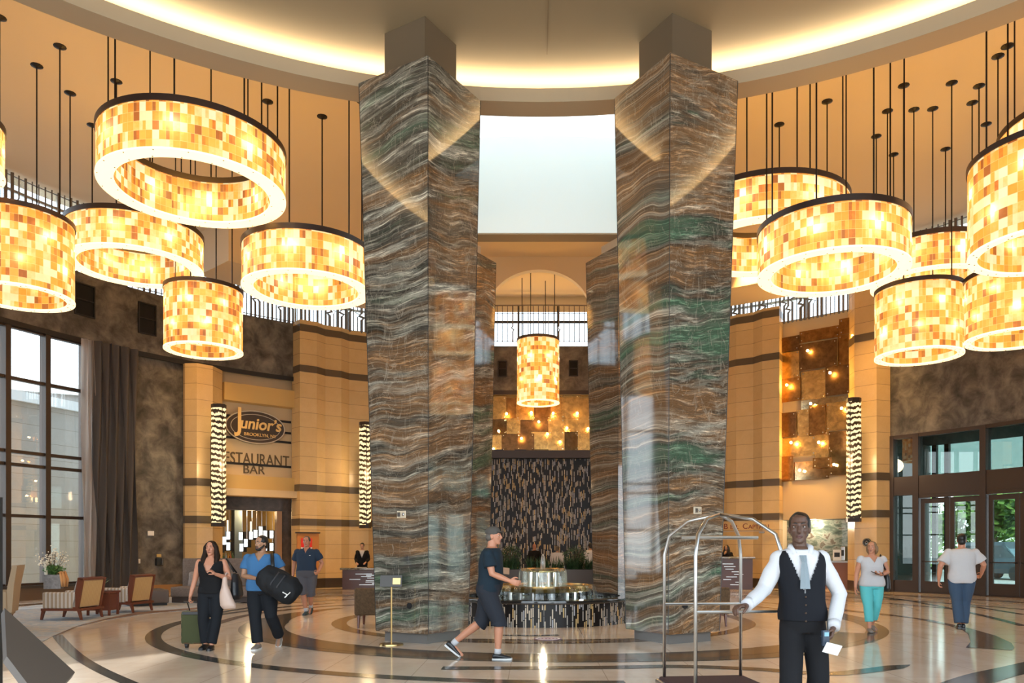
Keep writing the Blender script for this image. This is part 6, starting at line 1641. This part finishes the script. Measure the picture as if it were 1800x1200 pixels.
for x in (-1, 1): b.tube([tr(V(x*.030, -.082, -.085)), tr(V(x*.056, -.045, -.062)), tr(V(x*.068, -.010, -.025))], [.016*k, .017*k, .010*k], 8, round_ends=True)
b.tube([tr(V(-.026, -.091, -.053)), tr(V(0, -.102, -.047)), tr(V(.026, -.091, -.053))], .006*k, 6)
b.build('beard', HR['black'], h.t, True)
o = L2+V(.345, -.30, .985); dr = V(.70, 0, -.42).normalized(); up = V(.42, 0, .70).normalized()
t, c = bagmesh('duffel_bag', 'large black duffel bag held across the man in blue', 'bag', [ering(o-dr*.31, .09, .10, up, Y_), ering(o-dr*.28, .17, .14, up, Y_), ering(o-dr*.05, .215, .17, up, Y_), ering(o+dr*.20, .205, .17, up, Y_), ering(o+dr*.31, .15, .13, up, Y_), ering(o+dr*.345, .07, .08, up, Y_)], mat('black_nylon', (0.010, 0.011, 0.013), 0.7, spec=0.25), .026, .014, 4)
b = MB(); b.tube([o-dr*.2+up*.18-c, V(.18, -.06, 1.46)*h.k+L2-c, V(.20, .10, 1.44)*h.k+L2-c, V(.28, .08, 1.1)*h.k+L2-c], .028, 8); b.build('strap', M['black'], t, True)
b = MB()
for s_ in (-.05, .05): b.tube([o+dr*s_+up*.18+V(0, -.10, 0)-c, o+dr*s_-V(0, .178, 0)-c, o+dr*s_-up*.17-V(0, .08, 0)-c], .013, 6)
b.build('webbing', mat('dark_webbing', (0.035, 0.035, 0.04), 0.7), t, True)
b = MB(); q = o+dr*.22-up*.03+V(0, -.178, 0)-c; b.tube([q+V(-.05, 0, .03), q+V(.02, 0, -.01), q+V(.06, 0, .025)], .008, 5); b.tube([q+V(-.02, 0, -.05), q+V(.02, 0, -.01)], .010, 5); b.build('emblem', M['white'], t)

# 3 man in a navy polo and shorts
L3 = V(-5.20, 18.0, 0)
h = Human('person', 'grey haired man in navy polo shirt and shorts walking behind the others', L3, 0.05, 1.79, SK['pink'], gw=1.16, gd=1.1, belly=.06, voxel=.009,
          arms=[((-.30, .08, 1.13), (-.33, .10, .88)), ((.33, .03, 1.15), (.30, -.18, .97))],
          legs=[((-.06, -.10, .51), (.0, -.06, .09), (-.05, -1, -.05)), ((.08, -.02, .50), (.04, .22, .16), (0, -1, -.5))],
          hands=[((0, -.2, -1), (1, 0, 0), .5), ((-.2, -.85, -.35), (-.9, .1, 0), 1.1)])
h.pants(CL['grey'], 1.0, .56, g=.028, flare=.02, name='shorts', wr=.008); h.top(CL['navy'], .88, 1.475, .024, .66, wr=.007, flare=.018, cut=lambda p: p.y < -0.02 and p.z > 1.475*1.02-.09+abs(p.x)*2.2 and abs(p.x) < .05, name='polo_shirt')
b = MB(); k = h.k
for x in (-1, 1): b.tube([V(x*.03, -.125, 1.405)*k, V(x*.065, -.07, 1.47)*k, V(x*.062, .02, 1.495)*k], .018, 8)
b.tube([V(-.06, .02, 1.495)*k, V(0, .065, 1.50)*k, V(.06, .02, 1.495)*k], .018, 8); b.build('collar', CL['navy'], h.t, True)
b = MB(); b.box(V(.10, -.150, 1.33)*k, (.035, .02, .012)); b.build('chest_mark', M['white'], h.t)
h.hair(HR['greyb'], 'short'); h.shoes(SH['blue'], SH['black']); h.brows(HR['greyb'])
for i in (0, 1):
    Hp, K, A_, toe = h.leg(i); b = MB(); b.tube([(A_+V(0, 0, -.01))*k, (A_+(K-A_)*.16)*k], [.045*k, .044*k], 14); b.build('sock', CL['white'], h.t, True)

# 4 walking man in cap, dark shirt and shorts (side view, walking to the right)
L4 = V(-.62, 10.75, 0)
h = Human('person', 'man in cap, dark shirt and shorts striding past the grey pillar', L4, radians(82), 1.80, SK['pink'], gw=1.12, gd=1.1, belly=.04, lean=(0, -.05),
          arms=[((-.25, -.10, 1.14), (-.26, -.33, 1.05)), ((.25, .14, 1.16), (.26, .16, .92))],
          legs=[((-.08, -.16, .50), (-.07, -.14, .09), (0, -1, .04)), ((.08, .10, .50), (.08, .50, .19), (0, -1, -.75))],
          hands=[((0, -.9, -.25), (.9, 0, 0), .5), ((0, -.2, -1), (-1, 0, 0), .6)])
h.pants(cloth('charcoal_cotton', (0.026, 0.030, 0.040)), 1.0, .56, g=.026, flare=.02, name='shorts', wr=.008); h.top(CL['navy2'], .86, 1.475, .024, .66, wr=.009, flare=.02)
h.shoes(SH['black'], SH['white']); h.brows(HR['greyb']); k = h.k
for i in (0, 1):
    Hp, K, A_, toe = h.leg(i); b = MB(); b.tube([(A_+V(0, 0, -.01))*k, (A_+(K-A_)*.14)*k], [.046*k, .045*k], 14); b.build('sock', CL['white'], h.t, True)
c_, R_ = h.hc, h.HR; tr = lambda p: (c_+R_ @ p)*k
b = MB(); b.ell(tr(V(0, .006, .055)), (.084*k, .104*k, .075*k), 20, 12, M=R_); b.loft([[tr(V(x*.072, y, z)) for x, y, z in ((-1, -.06, .052), (1, -.06, .052), (1, -.06, .060), (-1, -.06, .060))], [tr(V(x*.066, y, z)) for x, y, z in ((-1, -.14, .046), (1, -.14, .046), (1, -.14, .054), (-1, -.14, .054))], [tr(V(x*.03, y, z)) for x, y, z in ((-1, -.178, .040), (1, -.178, .040), (1, -.178, .047), (-1, -.178, .047))]])
remesh(b, 'cap', CL['cap'], h.t, .007, 2)
b = MB(); b.ell(tr(V(0, .045, -.015)), (.074*k, .062*k, .07*k), 16, 10, M=R_); remesh(b, 'hair', HR['greyb'], h.t, .009, 2, .003, 22)

# 5 bell attendant in vest, foreground
L5 = V(2.10, 6.13, 0)
h = Human('person', 'hotel porter in black vest and white shirt pushing a luggage cart', L5, -0.10, 1.78, SK['dark'], gw=0.88, gd=1.0, belly=.02, voxel=.006, yaw=-0.25, lean=(-.03, -.03),
          arms=[((-.30, -.06, 1.17), (-.46, -.25, 1.06)), ((.27, -.01, 1.13), (.175, -.20, .90))],
          legs=[((-.11, -.10, .50), (-.12, -.12, .09), (-.1, -1, 0)), ((.12, .0, .50), (.12, .12, .12), (.1, -1, -.3))],
          hands=[((-.8, -.45, -.1), (.2, 0, -1), .8), ((-.35, -.35, -.9), (-.8, .1, .2), 1.0)])
k = h.k
h.pants(CL['suit'], 1.04, 1.0, flare=.02, wr=.006); h.top(CL['white'], .98, 1.472, .018, 1.93, wr=.010, sg=.020, name='dress_shirt', voxel=.010)
h.top(CL['vest'], .93, 1.462, .030, 0, wr=.005, name='vest', voxel=.010, cut=lambda p: p.y < -0.03 and p.z > 1.15*1.017+(abs(p.x+.02)*2.45))
b = MB()
for s_ in (-1, 1): b.tube([V(s_*.055, -.095, 1.435)*k+V(-.03, -.03, 0), V(s_*.075, -.03, 1.485)*k+V(-.03, -.03, 0), V(s_*.05, .05, 1.505)*k+V(-.03, -.02, 0)], [.022, .024, .022], 10)
b.build('collar', CL['white'], h.t, True)
b = MB(); T_ = [V(-.03, -.140, 1.43), V(-.028, -.172, 1.38), V(-.026, -.182, 1.28), V(-.024, -.190, 1.18)]
b.loft([[p*k+V(x*w_, y, 0) for x, y in ((-1, 0), (0, -.010), (1, 0), (0, .012))] for p, w_ in zip(T_, (.026, .020, .032, .038))]); b.build('tie', CL['tie'], h.t)
b = MB()
for j in range(4): b.ell(V(-.022, -.178-.002*j, 1.12-.06*j)*k+V(0, -.018, 0), (.009, .006, .009), 8, 5)
b.build('button', M['screw'], h.t)
for i in (0, 1):
    S, E, W_ = h.joint(i); b = MB(); d = (W_-E).normalized(); b.tube([(W_-d*.045)*k, (W_+d*.012)*k], [.049*k, .047*k], 16); b.build('cuff', CL['white'], h.t, True)
h.hair(HR['black'], 'short'); h.shoes(SH['black'], SH['black']); h.brows(HR['black'])
RZ = Matrix.Rotation(-0.10, 3, 'Z'); hp = L5+RZ @ (V(.175, -.20, .90)*k)+RZ @ V(-.04, -.05, -.08)
t = thing('handheld_radio', 'blue black handheld radio in the hand of the porter in a vest', 'radio', hp+V(-.045, -.03, .005), .2)
b = MB(); b.rbox((0, 0, 0), (.055, .035, .12), .010); b.build('case', mat('blue_black_plastic', (0.02, 0.035, 0.06), 0.25), t, angle=40)
b = MB(); b.tube([(.018, 0, .055), (.018, 0, .13)], .006, 6); b.build('antenna', M['black'], t)
b = MB(); b.box((0, -.019, .03), (.036, .004, .03)); b.build('screen', mat('radio_screen', (0.2, 0.4, 0.5), 0.2), t)
b = MB(); b.rbox((0, 0, 0), (.13, .008, .085), .003); o = b.build('white_card', M['white'], loc=hp+V(.005, -.035, -.075)); o.rotation_euler = (.4, .25, .2); tag(o, 'white folded card held below the radio by the porter', 'card', kind='thing')

# 6 woman in white top and turquoise trousers
L6 = V(6.16, 14.3, 0)
h = Human('person', 'woman in white sleeveless top and turquoise cropped trousers holding a phone', L6, -0.12, 1.64, SK['pink'], gw=1.12, gd=1.1, bust=.03, belly=.03, hip=.03, yaw=-0.55,
          arms=[((-.27, .05, 1.12), (-.31, -.02, .86)), ((.30, .02, 1.15), (.10, -.24, 1.12))],
          legs=[((-.10, -.12, .50), (-.09, -.16, .09), (-.1, -1, 0)), ((.09, .0, .50), (.05, .16, .13), (.2, -1, -.25))],
          hands=[((-.1, -.2, -1), (1, 0, 0), .4), ((-.8, -.35, .05), (0, .3, 1), .7)])
k = h.k
h.pants(CL['turq'], 1.02, .86, flare=.006, g=.016); h.top(CL['white'], .88, 1.45, .024, .22, wr=.007, sg=.020, name='sleeveless_top', cut=lambda p: p.y < -0.02 and p.z > 1.45*k-.10+abs(p.x)*1.5 and abs(p.x) < .09)
h.hair(HR['blond'], 'bob'); h.shoes(mat('grey_sandal', (0.2, 0.17, 0.15), 0.6), None, True); h.brows(HR['blond'])
RZ = Matrix.Rotation(-0.12, 3, 'Z'); hp = L6+RZ @ (V(.10, -.24, 1.12)*k+V(-.10, -.05, .02))
b = MB(); b.rbox((0, 0, 0), (.15, .075, .010), .004); o = b.build('mobile_phone', M['black'], loc=hp+V(-.02, -.01, .005)); o.rotation_euler = (.35, .3, .3); tag(o, 'black mobile phone in the hand of the woman in turquoise trousers', 'phone', kind='thing')
b = MB(); W_ = V(.10, -.24, 1.12)*k; E = V(.30, .02, 1.15)*k; d = (W_-E).normalized(); b.tube([W_-d*.035, W_-d*.005], .032*k, 14); b.build('bracelet', M['black'], h.t, True)
o = L6+V(.27, .10, .98)
t, c = bagmesh('handbag', 'black handbag hanging behind the arm of the woman in turquoise', 'bag', [ering(o+V(0, 0, .12), .10, .05, Y_, X_), ering(o+V(.02, 0, .0), .14, .07, Y_, X_), ering(o+V(.02, 0, -.20), .15, .08, Y_, X_), ering(o+V(.02, 0, -.25), .11, .05, Y_, X_)], mat('black_handbag', (0.015, 0.014, 0.015), 0.4), .006)
b = MB(); b.tube([o+V(0, -.09, .12)-c, L6+V(.155, -.13, 1.20)-c, L6+V(.15, -.02, 1.40)-c, L6+V(.17, .11, 1.28)-c, o+V(0, .09, .12)-c], .013, 6); b.build('strap', M['black'], t, True)

# 7 man in white t-shirt seen from behind
L7 = V(8.10, 14.85, 0)
h = Human('person', 'man in white t-shirt and jeans walking away towards the doors', L7, radians(180-24), 1.79, SK['pink'], gw=1.22, gd=1.15, belly=.05, lean=(0, -.03),
          arms=[((-.36, -.05, 1.18), (-.34, -.25, 1.00)), ((.36, .06, 1.14), (.38, .02, .88))],
          legs=[((-.06, -.06, .50), (-.02, .02, .09), (0, -1, 0)), ((.08, .02, .50), (.05, .10, .10), (0, -1, -.1))],
          hands=[((.1, -.8, -.4), (.9, 0, 0), .8), ((0, -.2, -1), (-1, 0, 0), .7)])
h.pants(CL['denim2'], 1.0, 1.0, flare=.016); h.top(CL['white'], .84, 1.475, .028, .72, wr=.010, flare=.03, name='t_shirt'); h.hair(HR['black'], 'short'); h.shoes(SH['black'], SH['black']); h.brows(HR['black'])

# 8 concierge behind his desk
L8 = V(-6.62, 30.35, 0)
h = Human('person', 'concierge in dark suit looking down behind the desk', L8, 0.1, 1.74, SK['fair'], gw=1.02, voxel=.012, pitch=.45, lean=(0, -.04),
          arms=[((-.25, -.02, 1.12), (-.18, -.30, .98)), ((.25, -.02, 1.12), (.16, -.32, 1.0))], legs=[((-.09, -.01, .50), (-.1, 0, .09), (0, -1, 0)), ((.09, -.01, .50), (.1, 0, .09), (0, -1, 0))],
          hands=[((.3, -.9, -.3), (0, 0, -1), .5), ((-.3, -.9, -.3), (0, 0, -1), .5)])
h.pants(CL['suit'], 1.0, 1.0, voxel=.016); h.top(CL['white'], 1.0, 1.475, .014, 0, name='dress_shirt', voxel=.014); h.top(CL['suit'], .84, 1.46, .028, 1.92, name='jacket', voxel=.014, cut=lambda p: p.y < -0.03 and p.z > 1.17+abs(p.x)*2.6); h.hair(HR['black'], 'short'); h.shoes(SH['black'])
# 9 attendant at the bell captain desk
L9 = V(7.50, 30.55, 0)
h = Human('person', 'dark haired attendant resting chin on hand behind the bell captain desk', L9, -.1, 1.66, SK['tan'], gw=1.0, bust=.03, voxel=.012, yaw=-.6, lean=(0, -.06),
          arms=[((-.26, -.16, 1.16), (-.10, -.26, 1.40)), ((.25, -.08, 1.14), (.05, -.30, 1.18))], legs=[((-.09, -.01, .50), (-.1, 0, .09), (0, -1, 0)), ((.09, -.01, .50), (.1, 0, .09), (0, -1, 0))],
          hands=[((.3, .1, .9), (.3, .9, 0), .8), ((-.9, -.3, 0), (0, 0, -1), .4)])
h.pants(CL['suit'], 1.0, 1.0, voxel=.016); h.top(CL['suit'], .84, 1.47, .024, 1.9, name='jacket', voxel=.014); h.hair(HR['black'], 'long'); h.shoes(SH['black'])
# 10-12 people standing beyond the planter
def bystander(label, loc, rz, shirt, skin, hair, H=1.72, gw=1.05):
    h = Human('person', label, loc, rz, H, SK[skin], gw=gw, voxel=.013, arms=[((-.25, .02, 1.13), (-.22, -.14, .92)), ((.25, .02, 1.13), (.22, -.14, .92))],
              legs=[((-.09, -.01, .50), (-.1, 0, .09), (0, -1, 0)), ((.09, -.01, .50), (.1, 0, .09), (0, -1, 0))], hands=[((.1, -.5, -.8), (1, 0, 0), .5), ((-.1, -.5, -.8), (-1, 0, 0), .5)])
    h.pants(CL['suit'], 1.0, 1.0, voxel=.018); h.top(CL[shirt], .88, 1.475, .024, 1.85, voxel=.015)
    if hair: h.hair(HR[hair], 'short')
    h.shoes(SH['black']); return h
bystander('bald man in black shirt standing beyond the planter near the fountain jet', V(.03, 32.6, 0), .3, 'black', 'pink', None)
bystander('person in white shirt facing away beyond the planter right of the fountain jet', V(.96, 31.9, 0), radians(170), 'white', 'tan', 'greyb', 1.62, 1.25)
bystander('person in white shirt partly hidden by the pillar beyond the planter', V(2.28, 31.6, 0), radians(200), 'white', 'tan', 'black', 1.74, 1.15)
